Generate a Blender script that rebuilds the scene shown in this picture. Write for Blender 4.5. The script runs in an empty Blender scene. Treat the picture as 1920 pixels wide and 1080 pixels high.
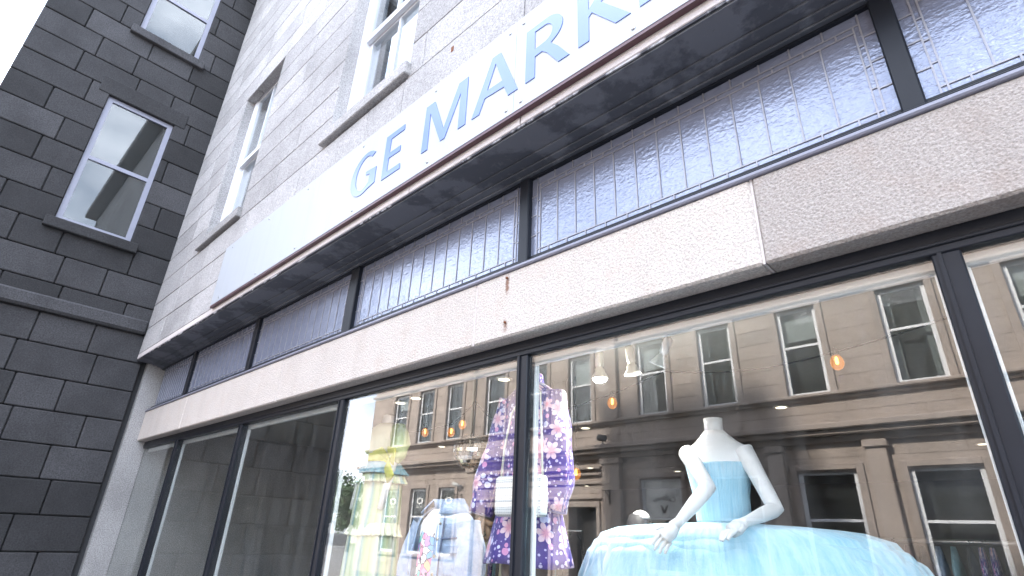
import bpy, bmesh, math, random
from mathutils import Vector, Matrix
random.seed(7)
S = bpy.context.scene
C = S.collection
PI = math.pi

# ---------------------------------------------------------------- camera
cam_d = bpy.data.cameras.new('camera'); cam = bpy.data.objects.new('camera', cam_d); C.objects.link(cam)
cam_d.sensor_width = 36; cam_d.lens = 19.2817; cam_d.clip_start = 0.05; cam_d.clip_end = 1500
cam.matrix_world = Matrix(((0.72438193, 0.25906284, 0.63887187, 0.0),
                           (0.68827154, -0.32473879, -0.6487118, 0.0),
                           (0.03940936, 0.90963243, -0.41354049, 1.6),
                           (0, 0, 0, 1)))
S.camera = cam
# ---------------------------------------------------------------- sky + sun
SUN_EL, SUN_TO = math.radians(38), Vector((-0.35, 0.94, 0)).normalized()
w = bpy.data.worlds.new('World'); S.world = w; w.use_nodes = True
nt = w.node_tree; nt.nodes.clear()
sky = nt.nodes.new('ShaderNodeTexSky'); sky.sky_type = 'NISHITA'; sky.sun_disc = False
sky.sun_elevation = SUN_EL; sky.sun_rotation = math.atan2(SUN_TO.x, SUN_TO.y)
sky.dust_density = 2.0; sky.air_density = 1.0
tc = nt.nodes.new('ShaderNodeTexCoord'); mp = nt.nodes.new('ShaderNodeMapping'); mp.inputs['Scale'].default_value = (1, 1, 2.2); mp.inputs['Rotation'].default_value = (0, 0, math.radians(12)); mp.inputs['Location'].default_value = (0, 0, .38)
cn = nt.nodes.new('ShaderNodeTexNoise'); cn.inputs['Scale'].default_value = 2.6; cn.inputs['Detail'].default_value = 8; cn.inputs['Roughness'].default_value = .55
cr = nt.nodes.new('ShaderNodeValToRGB'); cr.color_ramp.elements[0].position = .38; cr.color_ramp.elements[1].position = .68
mx = nt.nodes.new('ShaderNodeMix'); mx.data_type = 'RGBA'
mx.inputs['B'].default_value = (10.5, 11.2, 12.6, 1)
bg = nt.nodes.new('ShaderNodeBackground'); bg.inputs['Strength'].default_value = 0.15
wo = nt.nodes.new('ShaderNodeOutputWorld')
L = nt.links.new
L(tc.outputs['Generated'], mp.inputs['Vector']); L(mp.outputs['Vector'], cn.inputs['Vector']); L(cn.outputs['Fac'], cr.inputs['Fac'])
L(cr.outputs['Color'], mx.inputs['Factor']); L(sky.outputs['Color'], mx.inputs['A']); L(mx.outputs['Result'], bg.inputs['Color']); L(bg.outputs['Background'], wo.inputs['Surface'])
sd = bpy.data.lights.new('sun', 'SUN'); sd.energy = 4.2; sd.angle = math.radians(3); sd.color = (1, .93, .84)
sun = bpy.data.objects.new('sun', sd); C.objects.link(sun); sun.location = (0, -5, 30)
to = Vector((SUN_TO.x * math.cos(SUN_EL), SUN_TO.y * math.cos(SUN_EL), math.sin(SUN_EL)))
sun.rotation_euler = to.to_track_quat('Z', 'Y').to_euler()
S.view_settings.view_transform = 'Standard'; S.view_settings.look = 'None'; S.view_settings.gamma = 1
S.view_settings.exposure = 2.5; S.view_settings.use_curve_mapping = False
S.render.engine = 'CYCLES'
cy = S.cycles; cy.use_denoising = True; cy.max_bounces = 8; cy.glossy_bounces = 5; cy.diffuse_bounces = 4
cy.transparent_max_bounces = 16; cy.sample_clamp_indirect = 6; cy.caustics_reflective = False; cy.caustics_refractive = False

# ---------------------------------------------------------------- materials
MATS = {}
class NB:
    """small node-graph builder"""
    def __init__(s, name):
        m = bpy.data.materials.new(name); m.use_nodes = True; s.m = m; s.t = m.node_tree; s.n = s.t.nodes; s.l = s.t.links
        s.b = s.n['Principled BSDF']; s.out = s.n['Material Output']; MATS[name] = m
    def new(s, typ, ins=None, **kw):
        n = s.n.new(typ)
        for k, v in kw.items(): setattr(n, k, v)
        for k, v in (ins or {}).items(): s.put(n, k, v)
        return n
    def put(s, n, k, v):
        if isinstance(v, bpy.types.NodeSocket): s.l.new(v, n.inputs[k])
        elif isinstance(v, bpy.types.Node): s.l.new(v.outputs[0], n.inputs[k])
        else: n.inputs[k].default_value = v
    def math(s, op, a, b=0.0, c=None):
        n = s.new('ShaderNodeMath', {0: a, 1: b}, operation=op)
        if c is not None: s.put(n, 2, c)
        return n.outputs[0]
    def mixc(s, f, a, b, blend='MIX'):
        n = s.new('ShaderNodeMix', {'Factor': f}, data_type='RGBA', blend_type=blend)
        s.put(n, 'A', a); s.put(n, 'B', b); return n.outputs['Result']
    def noise(s, scale, detail=4, rough=.6, vec=None):
        n = s.new('ShaderNodeTexNoise', {'Scale': scale, 'Detail': detail, 'Roughness': rough})
        if vec is not None: s.put(n, 'Vector', vec)
        return n.outputs['Fac']
    def ramp(s, f, p0, p1, c0=(0, 0, 0, 1), c1=(1, 1, 1, 1)):
        n = s.new('ShaderNodeValToRGB', {'Fac': f}); e = n.color_ramp.elements
        e[0].position, e[1].position = p0, p1; e[0].color, e[1].color = c0, c1
        return n.outputs['Color']
    def bump(s, h, strength=.3, dist=.01):
        n = s.new('ShaderNodeBump', {'Height': h, 'Strength': strength, 'Distance': dist}); s.put(s.b, 'Normal', n.outputs[0])
    def pos(s): return s.new('ShaderNodeNewGeometry').outputs['Position']
def c4(c): return (c[0], c[1], c[2], 1)
def scl(c, k): return (c[0] * k, c[1] * k, c[2] * k, 1)

def stone(name, col, var=.25, speck=140, bump=.35, dist=.006, rough=.9, dirt=.25, objvar=.25, pos_scale=1.0):
    b = NB(name); p = b.pos()
    big = b.noise(1.6 * pos_scale, 6, .65, p); fine = b.noise(speck * pos_scale, 3, .7, p)
    c = b.mixc(b.ramp(fine, .32, .68), scl(col, 1 - var), scl(col, 1 + var))
    c = b.mixc(b.ramp(big, .42, .72), c, b.mixc(dirt, c, scl(col, .35)))
    oi = b.new('ShaderNodeObjectInfo').outputs['Random']
    k = b.math('MULTIPLY_ADD', oi, objvar, 1 - objvar / 2)
    kk = b.new('ShaderNodeCombineColor', {0: k, 1: k, 2: k}).outputs[0]
    c = b.mixc(1.0, c, kk, 'MULTIPLY')
    b.put(b.b, 'Base Color', c); b.put(b.b, 'Roughness', rough)
    b.bump(b.math('ADD', b.math('MULTIPLY', fine, .6), b.noise(speck * .3 * pos_scale, 3, .6, p)), bump, dist)
    return b.m
def plain(name, col, rough=.5, metallic=0.0, var=.12, scale=12, bump=0.0, spec=.5, coat=0.0):
    b = NB(name); n = b.noise(scale, 5, .6, b.pos())
    b.put(b.b, 'Base Color', b.mixc(n, scl(col, 1 - var), scl(col, 1 + var)))
    b.put(b.b, 'Roughness', b.math('MULTIPLY_ADD', n, .2, max(.02, rough - .1))); b.put(b.b, 'Metallic', metallic)
    b.put(b.b, 'Specular IOR Level', spec); b.put(b.b, 'Coat Weight', coat)
    if bump: b.bump(b.noise(scale * 8, 3), bump, .004)
    return b.m
def glow(name, col, strength):
    b = NB(name); b.put(b.b, 'Base Color', c4(col)); b.put(b.b, 'Emission Color', c4(col)); b.put(b.b, 'Emission Strength', strength); return b.m
def glass(name, f0=.16, gain=.55, tint=(1, 1, 1), rough=0.0, wave=0.0, refl=(1, 1, 1), smear=0.0):
    b = NB(name); g = b.new('ShaderNodeNewGeometry')
    d = b.new('ShaderNodeVectorMath', {0: g.outputs['Incoming'], 1: g.outputs['Normal']}, operation='DOT_PRODUCT')
    cosv = b.math('ABSOLUTE', d.outputs['Value'])
    f = b.math('MULTIPLY_ADD', b.math('POWER', b.math('SUBTRACT', 1.0, cosv), 3.0), gain, f0)
    gl = b.new('ShaderNodeBsdfGlossy', {'Roughness': rough, 'Color': c4(refl)})
    if wave:
        bp = b.new('ShaderNodeBump', {'Height': b.noise(1.3, 2, .4, g.outputs['Position']), 'Strength': wave, 'Distance': .02}); b.put(gl, 'Normal', bp.outputs[0])
    tr = b.new('ShaderNodeBsdfTransparent', {'Color': c4(tint)})
    mxs = b.new('ShaderNodeMixShader', {0: f, 1: tr, 2: gl})
    if smear:   # dried runs and dust on the pane
        mpn = b.new('ShaderNodeMapping', {'Vector': g.outputs['Position'], 'Scale': (7, 1, .9)})
        k = b.math('MULTIPLY', b.ramp(b.math('ADD', b.math('MULTIPLY', b.noise(1.4, 6, .7, mpn.outputs[0]), .7), b.math('MULTIPLY', b.noise(3, 4, .6, g.outputs['Position']), .3)), .42, .75), smear)
        mxs = b.new('ShaderNodeMixShader', {0: k, 1: mxs.outputs[0], 2: b.new('ShaderNodeBsdfDiffuse', {'Color': (.7, .7, .68, 1)}).outputs[0]})
    b.l.new(mxs.outputs[0], b.out.inputs['Surface'])
    return b.m

stone('granite', (.385, .37, .365), .38, 75, .5, .008, dirt=.4, objvar=.3)
stone('granite_dark', (.045, .044, .047), .4, 60, .5, .01, dirt=.6, objvar=.9)
stone('fascia_stone', (.64, .58, .56), .12, 120, .25, .004, objvar=.1)
stone('sandstone', (.40, .335, .295), .12, 60, .25, .006, dirt=.3, objvar=.22)
stone('sandstone_trim', (.37, .31, .275), .1, 60, .25, .006, dirt=.4, objvar=.1)
stone('asphalt', (.05, .05, .052), .3, 90, .4, .006)
stone('paving', (.24, .235, .23), .15, 90, .3, .004)
stone('far_stone', (.55, .54, .52), .1, 8, .1, .01)
plain('mortar', (.36, .335, .31), .95, var=.2, scale=20, bump=.3)
plain('mortar_dark', (.06, .06, .062), .95)
plain('mortar_warm', (.22, .185, .155), .95)
b = NB('sign_white'); mpn = b.new('ShaderNodeMapping', {'Vector': b.pos(), 'Scale': (9, 1, .7)}); n = b.noise(1.0, 6, .7, mpn.outputs[0]); n2 = b.noise(1.3, 4, .6, b.pos())
c = b.mixc(b.math('MULTIPLY', b.ramp(n, .5, .8), .30), (.46, .485, .52, 1), (.33, .335, .34, 1)); c = b.mixc(b.math('MULTIPLY', n2, .22), c, (.36, .385, .43, 1))
b.put(b.b, 'Base Color', c); b.put(b.b, 'Roughness', .38); b.put(b.b, 'Specular IOR Level', .35)
plain('trim_maroon', (.10, .045, .055), .4)
plain('frame_black', (.016, .018, .024), .38, var=.2, scale=6, spec=.22)
plain('sill_grey', (.27, .275, .34), .4, var=.12, scale=9)
plain('white_paint', (.72, .73, .74), .4, var=.05)
plain('window_white', (.74, .75, .78), .45, var=.06, scale=6)
plain('lead', (.30, .30, .33), .45, .4, var=.3, scale=30)
plain('steel', (.45, .45, .46), .3, .9)
plain('bronze_pipe', (.28, .25, .21), .6)
plain('shop_wall', (.20, .19, .175), .8)
plain('shop_ceiling', (.34, .34, .31), .9)
plain('shop_floor', (.13, .085, .055), .5, var=.4, scale=4)
plain('deck_wood', (.20, .13, .08), .5, var=.35, scale=5)
plain('dark_void', (.012, .012, .014), .6)
plain('room_grey', (.07, .068, .066), .8, var=.5, scale=1.2)
plain('dark_green', (.045, .06, .045), .8)
plain('blind', (.86, .86, .83), .8, var=.03)
plain('blind_print', (.62, .62, .60), .7, var=.04)
plain('blind_grey', (.33, .335, .33), .7, var=.06)
plain('wood_carved', (.20, .125, .075), .5, var=.35, scale=14, bump=.2)
plain('skin_white', (.78, .77, .76), .3, var=.03)
plain('skin_brown', (.09, .05, .035), .45)
plain('cord_black', (.02, .02, .02), .6)
plain('cord_white', (.7, .68, .62), .5)
plain('lamp_cream', (.72, .70, .60), .35, var=.06)
plain('button_metal', (.45, .40, .33), .35, .9)
plain('stitch', (.10, .13, .22), .9, var=.2, scale=120)
plain('bark', (.10, .08, .06), .9, var=.4, scale=20, bump=.5)
plain('leaf', (.075, .13, .055), .6, var=.45, scale=2.5)
plain('rust', (.20, .075, .035), .9, var=.4, scale=60)
plain('logo_white', (.75, .75, .74), .6)
plain('print_dark', (.03, .03, .032), .6)
glow('lamp_lens', (.96, .97, 1), 1.2); glow('lamp_lens_dim', (1, .98, .92), .33); glow('filament', (1, .62, .2), 3.0); glow('downlight_lens', (1, .9, .68), .6)
glass('display_glass', .060, .25, (.97, .985, .98), wave=.009, smear=.035)
def amber():
    b = NB('bulb_amber'); e = b.new('ShaderNodeEmission', {'Color': (1, .36, .04, 1), 'Strength': .16}); tr = b.new('ShaderNodeBsdfTransparent', {'Color': (1, .72, .35, 1)})
    mxs = b.new('ShaderNodeMixShader', {0: .5, 1: tr, 2: e}); b.l.new(mxs.outputs[0], b.out.inputs['Surface'])
amber()
glass('sash_glass', .16, .7, (.9, .93, .95))
glass('opposite_glass', .06, .4, (.8, .83, .83))

def lintel_mat(name, col, rusty):
    b = NB(name); p = b.pos()
    v = b.new('ShaderNodeTexVoronoi', {'Vector': p, 'Scale': 95.0, 'Randomness': 1.0}); fine = b.noise(95, 3, .75, p); mid = b.noise(7, 5, .6, p); wide = b.noise(1.2, 4, .6, p)
    c = b.mixc(b.ramp(fine, .36, .62), scl(col, .72), scl(col, 1.12))
    c = b.mixc(b.ramp(v.outputs['Distance'], .0, .35), scl(col, .62), c)
    c = b.mixc(b.math('MULTIPLY', b.ramp(mid, .5, .8), .35), c, c4((col[0] * .8, col[1] * .66, col[2] * .58)))
    c = b.mixc(b.math('MULTIPLY', b.ramp(wide, .5, .75), .3), c, scl(col, .62))
    sz = b.new('ShaderNodeMapping', {'Vector': p, 'Scale': (5, 5, .8)}); stk = b.noise(1.0, 5, .65, sz.outputs[0])
    c = b.mixc(b.math('MULTIPLY', b.ramp(stk, .5, .78), .35), c, c4((col[0] * .62, col[1] * .58, col[2] * .55)))
    if rusty:   # two rusty fixings bleed down the face
        sx = b.new('ShaderNodeSeparateXYZ', {0: p}); st = None
        for (fx, fz, ln, wd) in ((-2.007, 2.945, .085, .022), (-2.01, 2.676, .05, .02)):
            dx = b.math('DIVIDE', b.math('ABSOLUTE', b.math('SUBTRACT', sx.outputs[0], fx)), wd)
            dz = b.math('DIVIDE', b.math('ABSOLUTE', b.math('SUBTRACT', sx.outputs[2], fz - ln * .4)), ln)
            k = b.math('SUBTRACT', 1.0, b.math('POWER', b.math('ADD', b.math('POWER', dx, 2.0), b.math('POWER', dz, 2.0)), .5))
            k = b.math('MAXIMUM', k, 0.0); st = k if st is None else b.math('MAXIMUM', st, k)
        st = b.math('MULTIPLY', st, b.math('MULTIPLY', b.ramp(b.noise(38, 4, .7, p), .35, .6), 1.7))
        st = b.math('MINIMUM', st, .85)
        c = b.mixc(st, c, (.20, .085, .045, 1))
    b.put(b.b, 'Base Color', c); b.put(b.b, 'Roughness', .95)
    h = b.math('ADD', b.math('MULTIPLY', b.noise(80, 3, .7, p), 1.0), b.math('MULTIPLY', v.outputs['Distance'], -.5))
    b.bump(h, .8, .008)
lintel_mat('lintel_concrete', (.64, .575, .525), True)
lintel_mat('lintel_weathered', (.42, .375, .345), False)
def soffit_mat():
    b = NB('soffit_paint'); p = b.pos()
    big = b.noise(2.2, 6, .62, p); sm = b.noise(16, 5, .6, p)
    c = b.mixc(b.ramp(big, .47, .53), (.08, .085, .10, 1), (.15, .157, .178, 1))
    c = b.mixc(b.math('MULTIPLY', b.ramp(sm, .58, .7), .5), c, (.2, .2, .215, 1))
    b.put(b.b, 'Base Color', c); b.put(b.b, 'Roughness', .6); b.bump(b.math('ADD', b.math('MULTIPLY', b.ramp(big, .47, .53), 1.0), b.math('MULTIPLY', sm, .3)), .5, .006)
soffit_mat()
def bead_mat():
    b = NB('bead_worn'); m = b.new('ShaderNodeMapping', {'Vector': b.pos(), 'Scale': (1, .2, .2)})
    b.put(b.b, 'Base Color', b.mixc(b.ramp(b.noise(5, 6, .7, m.outputs[0]), .52, .60), (.05, .05, .06, 1), (.5, .49, .5, 1))); b.put(b.b, 'Roughness', .8)
bead_mat()
def transom_mat():
    b = NB('hammered_glass'); p = b.pos()
    m = b.new('ShaderNodeMapping', {'Vector': p, 'Scale': (1.0, 1.0, 1.7)})
    n = b.noise(34, 3, .55, m.outputs[0]); n2 = b.noise(9, 2, .5, m.outputs[0])
    b.put(b.b, 'Base Color', b.mixc(n2, (.17, .185, .25, 1), (.23, .245, .31, 1))); b.put(b.b, 'Roughness', .08); b.put(b.b, 'IOR', 2.1)
    b.put(b.b, 'Specular Tint', (.72, .80, 1, 1))
    b.bump(b.math('ADD', n, b.math('MULTIPLY', n2, .8)), .55, .006)
transom_mat()
def letter_mat():
    b = NB('letter_blue'); n = b.noise(3, 3, .5, b.pos())
    b.put(b.b, 'Base Color', b.mixc(n, (.13, .19, .43, 1), (.17, .23, .48, 1))); b.put(b.b, 'Metallic', .3); b.put(b.b, 'Roughness', .3); b.put(b.b, 'Coat Weight', .3); b.put(b.b, 'Coat Roughness', .12)
letter_mat()
def floral_mat():
    b = NB('purple_floral'); uv = b.new('ShaderNodeTexCoord').outputs['UV']
    def flower(scale, R, keep, seed):
        off = b.new('ShaderNodeVectorMath', {0: uv, 1: (seed, seed * .7, 0)}, operation='ADD').outputs[0]
        v = b.new('ShaderNodeTexVoronoi', {'Vector': off, 'Scale': scale, 'Randomness': .75}, voronoi_dimensions='2D')
        d = b.new('ShaderNodeVectorMath', {0: off, 1: v.outputs['Position']}, operation='SUBTRACT').outputs[0]
        s = b.new('ShaderNodeSeparateXYZ', {0: d}); r = b.new('ShaderNodeVectorMath', {0: d}, operation='LENGTH').outputs['Value']
        th = b.math('ARCTAN2', s.outputs[1], s.outputs[0]); cl = b.new('ShaderNodeSeparateColor', {0: v.outputs['Color']})
        th = b.math('ADD', th, b.math('MULTIPLY', cl.outputs[2], 6.0))
        pet = b.math('MULTIPLY_ADD', b.math('ABSOLUTE', b.math('COSINE', b.math('MULTIPLY', th, 3.0))), .5, .55)
        inn = b.math('LESS_THAN', r, b.math('MULTIPLY', pet, R)); k = b.math('GREATER_THAN', cl.outputs[0], keep)
        return b.math('MULTIPLY', inn, k), r, th
    def dots(scale, rmax, keep, seed):
        off = b.new('ShaderNodeVectorMath', {0: uv, 1: (seed, seed * .7, 0)}, operation='ADD').outputs[0]
        v = b.new('ShaderNodeTexVoronoi', {'Vector': off, 'Scale': scale, 'Randomness': .9}, voronoi_dimensions='2D')
        cl = b.new('ShaderNodeSeparateColor', {0: v.outputs['Color']})
        rr = b.math('MULTIPLY', b.math('MULTIPLY_ADD', cl.outputs[1], .7, .3), rmax)
        return b.math('MULTIPLY', b.math('LESS_THAN', v.outputs['Distance'], rr), b.math('GREATER_THAN', cl.outputs[0], keep)), cl.outputs[2]
    base = b.mixc(b.noise(5, 3), (.024, .004, .17, 1), (.042, .007, .26, 1))
    d1, cc = dots(17, .36, .32, 3.1); c = b.mixc(d1, base, b.mixc(b.math('GREATER_THAN', cc, .62), (.62, .62, .86, 1), (.62, .25, .50, 1)))
    d2, cc2 = dots(34, .3, .42, 8.3); c = b.mixc(d2, c, (.55, .48, .75, 1))
    f1, r, th = flower(5.9, .050, .34, 1.7)
    pc = b.mixc(b.ramp(r, .012, .03), (.72, .32, .42, 1), (.78, .56, .66, 1))
    vein = b.math('GREATER_THAN', b.math('ABSOLUTE', b.math('SINE', b.math('MULTIPLY', th, 3.0))), .93); pc = b.mixc(b.math('MULTIPLY', vein, .6), pc, (.40, .16, .38, 1))
    c = b.mixc(f1, c, pc)
    f2, r2, th2 = flower(4.3, .040, .55, 6.2); c = b.mixc(f2, c, b.mixc(b.ramp(r2, .008, .02), (.7, .25, .35, 1), (.74, .48, .62, 1)))
    b.put(b.b, 'Base Color', c); b.put(b.b, 'Roughness', .55); b.put(b.b, 'Sheen Weight', .2)
    b.bump(b.noise(14, 4), .25, .02)
floral_mat()
def denim_mat(nm='denim', ca=(.17, .26, .44, 1), cb=(.50, .60, .74, 1)):
    b = NB(nm); p = b.pos(); n = b.noise(9, 6, .65, p); fine = b.noise(170, 2, .6, p)
    c = b.mixc(b.ramp(n, .35, .68), ca, cb); c = b.mixc(b.math('MULTIPLY', fine, .4), c, (.52, .60, .72, 1))
    b.put(b.b, 'Base Color', c); b.put(b.b, 'Roughness', .9); b.bump(b.math('ADD', b.math('MULTIPLY', fine, .25), b.noise(7, 5, .6, p)), .55, .018)
denim_mat(); denim_mat('denim_dark', (.075, .13, .26, 1), (.26, .36, .52, 1))
def tee_mat():
    b = NB('printed_tee'); uv = b.new('ShaderNodeTexCoord').outputs['UV']
    nn = b.new('ShaderNodeTexNoise', {'Vector': uv, 'Scale': 14.0, 'Detail': 2.0}); p = b.new('ShaderNodeVectorMath', {0: nn.outputs['Color'], 1: (.09, .09, 0), 2: uv}, operation='MULTIPLY_ADD').outputs[0]
    v = b.new('ShaderNodeTexVoronoi', {'Vector': p, 'Scale': 24.0}, voronoi_dimensions='2D', feature='F1'); e = b.new('ShaderNodeTexVoronoi', {'Vector': p, 'Scale': 24.0}, voronoi_dimensions='2D', feature='DISTANCE_TO_EDGE')
    hs = b.new('ShaderNodeSeparateColor', {0: v.outputs['Color']})
    rp = b.new('ShaderNodeValToRGB', {'Fac': hs.outputs[0]}); rp.color_ramp.interpolation = 'CONSTANT'
    cols = [(.82, .24, .42), (.9, .88, .86), (.16, .55, .52), (.88, .50, .30), (.45, .25, .68), (.86, .86, .86), (.85, .33, .55), (.12, .38, .62)]
    el = rp.color_ramp.elements
    while len(el) < len(cols): el.new(.5)
    for i, cc in enumerate(cols): el[i].position = i / len(cols); el[i].color = c4(cc)
    c = b.mixc(b.math('LESS_THAN', e.outputs['Distance'], .06), rp.outputs['Color'], (.06, .05, .10, 1))
    s = b.new('ShaderNodeSeparateXYZ', {0: uv}); below = b.math('LESS_THAN', b.math('ADD', s.outputs[1], b.math('MULTIPLY', b.noise(9, 3, .6, uv), .12)), 1.66)
    b.put(b.b, 'Base Color', b.mixc(below, (.84, .84, .85, 1), c)); b.put(b.b, 'Roughness', .9)
tee_mat()
def frock_mat():
    b = NB('pastel_stripe'); uv = b.new('ShaderNodeTexCoord').outputs['UV']; s = b.new('ShaderNodeSeparateXYZ', {0: uv})
    wv = b.math('FRACT', b.math('ADD', b.math('MULTIPLY', s.outputs[0], 7.0), b.math('MULTIPLY', b.noise(3, 2, .5, uv), .35)))
    rp = b.new('ShaderNodeValToRGB', {'Fac': wv}); e = rp.color_ramp.elements
    cols = [(0, (.42, .50, .26)), (.2, (.52, .58, .40)), (.38, (.62, .64, .54)), (.55, (.20, .36, .38)), (.7, (.36, .46, .28)), (.86, (.52, .56, .34))]
    while len(e) < len(cols): e.new(.5)
    for i, (q, cc) in enumerate(cols): e[i].position = q; e[i].color = c4(cc)
    b.put(b.b, 'Base Color', rp.outputs['Color']); b.put(b.b, 'Roughness', .7); b.bump(b.noise(30, 3, .6, uv), .3, .01)
frock_mat()
plain('ribbon_yellow', (.60, .60, .11), .5, var=.15, scale=20)
plain('sleeve_lime', (.50, .57, .28), .6, var=.35, scale=9)
plain('ruffle_teal', (.24, .42, .50), .7, var=.35, scale=25)
plain('bodice_pale', (.70, .70, .52), .7, var=.15, scale=14)
def tulle_mat():
    b = NB('tulle_blue'); p = b.pos(); uv = b.new('ShaderNodeTexCoord').outputs['UV']
    m = b.new('ShaderNodeMapping', {'Vector': uv, 'Scale': (95, 5, 1)}); pl = b.noise(1.0, 4, .65, m.outputs[0]); n = b.noise(10, 5, .7, p)
    c = b.mixc(n, (.24, .54, .72, 1), (.44, .70, .82, 1)); c = b.mixc(b.ramp(pl, .35, .7), c, (.55, .78, .88, 1))
    b.put(b.b, 'Base Color', c); b.put(b.b, 'Roughness', .85); b.put(b.b, 'Sheen Weight', .4)
    b.bump(b.math('ADD', pl, b.math('MULTIPLY', b.noise(120, 2, .6, p), .15)), .7, .012)
tulle_mat()
plain('tulle_white', (.78, .82, .84), .8, var=.05)
def bag_mat():
    b = NB('bag_mesh'); uv = b.new('ShaderNodeTexCoord').outputs['Object']
    sp = b.new('ShaderNodeSeparateXYZ', {0: uv}); kk = 230.0
    d = b.math('MULTIPLY', b.math('SINE', b.math('MULTIPLY', b.math('ADD', sp.outputs[0], sp.outputs[2]), kk)), b.math('SINE', b.math('MULTIPLY', b.math('SUBTRACT', sp.outputs[0], sp.outputs[2]), kk)))
    b.put(b.b, 'Base Color', b.mixc(b.math('GREATER_THAN', d, .30), (.80, .80, .78, 1), (.42, .42, .44, 1))); b.put(b.b, 'Roughness', .6)
bag_mat()
def mirror_mat():
    b = NB('mirror_tile'); b.put(b.b, 'Base Color', (.86, .85, .82, 1)); b.put(b.b, 'Metallic', 1.0); b.put(b.b, 'Roughness', .06)
mirror_mat()
M = MATS

# ---------------------------------------------------------------- builders
WL = {}                                         # world position of every parent object
def reg(o, loc, parent=None):
    C.objects.link(o); WL[o.name] = Vector(loc)
    if parent is not None:
        o.parent = parent; o.location = Vector(loc) - WL[parent.name]
    else: o.location = loc
    return o
def tag(o, label, cat, group=None, kind=None):
    if label: o['label'] = label
    if cat: o['category'] = cat
    if group: o['group'] = group
    if kind: o['kind'] = kind
    return o
def thing(name, label, cat, loc=(0, 0, 0), group=None):
    o = bpy.data.objects.new(name, None); o.empty_display_size = .2
    reg(o, loc); return tag(o, label, cat, group)
CACHE = {}
def box(name, x0, x1, y0, y1, z0, z1, mat, parent=None, bev=0.0, rot=None):
    if x1 < x0: x0, x1 = x1, x0
    if y1 < y0: y0, y1 = y1, y0
    d = (round(x1 - x0, 4), round(y1 - y0, 4), round(z1 - z0, 4)); key = d + (bev, mat)
    if key not in CACHE:
        bm = bmesh.new(); bmesh.ops.create_cube(bm, size=1); bmesh.ops.scale(bm, vec=d, verts=bm.verts)
        if bev: bmesh.ops.bevel(bm, geom=bm.edges[:], offset=bev, segments=1, affect='EDGES')
        me = bpy.data.meshes.new(name); bm.to_mesh(me); bm.free(); me.materials.append(M[mat]); CACHE[key] = me
    o = bpy.data.objects.new(name, CACHE[key]); reg(o, ((x0 + x1) / 2, (y0 + y1) / 2, (z0 + z1) / 2), parent)
    if rot: o.rotation_euler = rot
    return o
def mesh(name, verts, faces, mat, parent=None, smooth=True, uvs=None, solid=0.0, loc=None):
    me = bpy.data.meshes.new(name)
    base = Vector(loc) if loc is not None else (WL[parent.name] if parent is not None else Vector((0, 0, 0)))
    me.from_pydata([tuple(Vector(v) - base) for v in verts], [], faces); me.update()
    if uvs:
        ul = me.uv_layers.new(name='UVMap')
        for lp in me.loops: ul.data[lp.index].uv = uvs[lp.vertex_index]
    if smooth: me.polygons.foreach_set('use_smooth', [True] * len(me.polygons))
    me.materials.append(M[mat]); o = bpy.data.objects.new(name, me); reg(o, base, parent)
    if solid:
        md = o.modifiers.new('thickness', 'SOLIDIFY'); md.thickness = solid; md.offset = 0
    return o
class MB:
    """gathers boxes and tubes into ONE mesh"""
    def __init__(s): s.v, s.f = [], []
    def box(s, x0, x1, y0, y1, z0, z1):
        b = len(s.v); s.v += [(x, y, z) for x in (x0, x1) for y in (y0, y1) for z in (z0, z1)]
        s.f += [tuple(b + i for i in q) for q in ((0, 1, 3, 2), (4, 6, 7, 5), (0, 4, 5, 1), (2, 3, 7, 6), (0, 2, 6, 4), (1, 5, 7, 3))]; return s
    def tube(s, pts, rad, seg=10, cap=True, flat=1.0):
        pts = [Vector(p) for p in pts]; n = len(pts); R = rad if isinstance(rad, (list, tuple)) else [rad] * n
        up = None; b = len(s.v)
        for i, p in enumerate(pts):
            t = (pts[min(i + 1, n - 1)] - pts[max(i - 1, 0)]).normalized()
            if up is None: up = t.orthogonal().normalized() if abs(t.y) > .95 else (Vector((0, 1, 0)) - t * t.y).normalized()
            else: up = (up - t * t.dot(up)).normalized()
            sd_ = t.cross(up)
            for k in range(seg):
                a = 2 * PI * k / seg; s.v.append(tuple(p + sd_ * math.cos(a) * R[i] + up * math.sin(a) * R[i] * flat))
        for i in range(n - 1):
            for k in range(seg):
                k2 = (k + 1) % seg; s.f.append((b + i * seg + k, b + i * seg + k2, b + (i + 1) * seg + k2, b + (i + 1) * seg + k))
        if cap: s.f += [tuple(b + k for k in range(seg))[::-1], tuple(b + (n - 1) * seg + k for k in range(seg))]
        return s
    def build(s, name, mat, parent=None, smooth=False, **kw): return mesh(name, s.v, s.f, mat, parent, smooth, **kw)
def tube(name, pts, rad, mat, parent=None, seg=12, flat=1.0): return MB().tube(pts, rad, seg, True, flat).build(name, mat, parent, True)
def lathe(name, prof, centre, mat, parent=None, seg=24, axis=(0, 0, 1), smooth=True):
    q = Vector((0, 0, 1)).rotation_difference(Vector(axis).normalized()); v, f = [], []; cc = Vector(centre)
    for (r, h) in prof:
        for k in range(seg):
            a = 2 * PI * k / seg; v.append(tuple(cc + q @ Vector((r * math.cos(a), r * math.sin(a), h))))
    n = len(prof)
    for i in range(n - 1):
        for k in range(seg): k2 = (k + 1) % seg; f.append((i * seg + k, i * seg + k2, (i + 1) * seg + k2, (i + 1) * seg + k))
    f.append(tuple(range(seg))[::-1]); f.append(tuple((n - 1) * seg + k for k in range(seg)))
    return mesh(name, v, f, mat, parent, smooth)
def smoothstep(t): return t * t * (3 - 2 * t)
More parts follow.
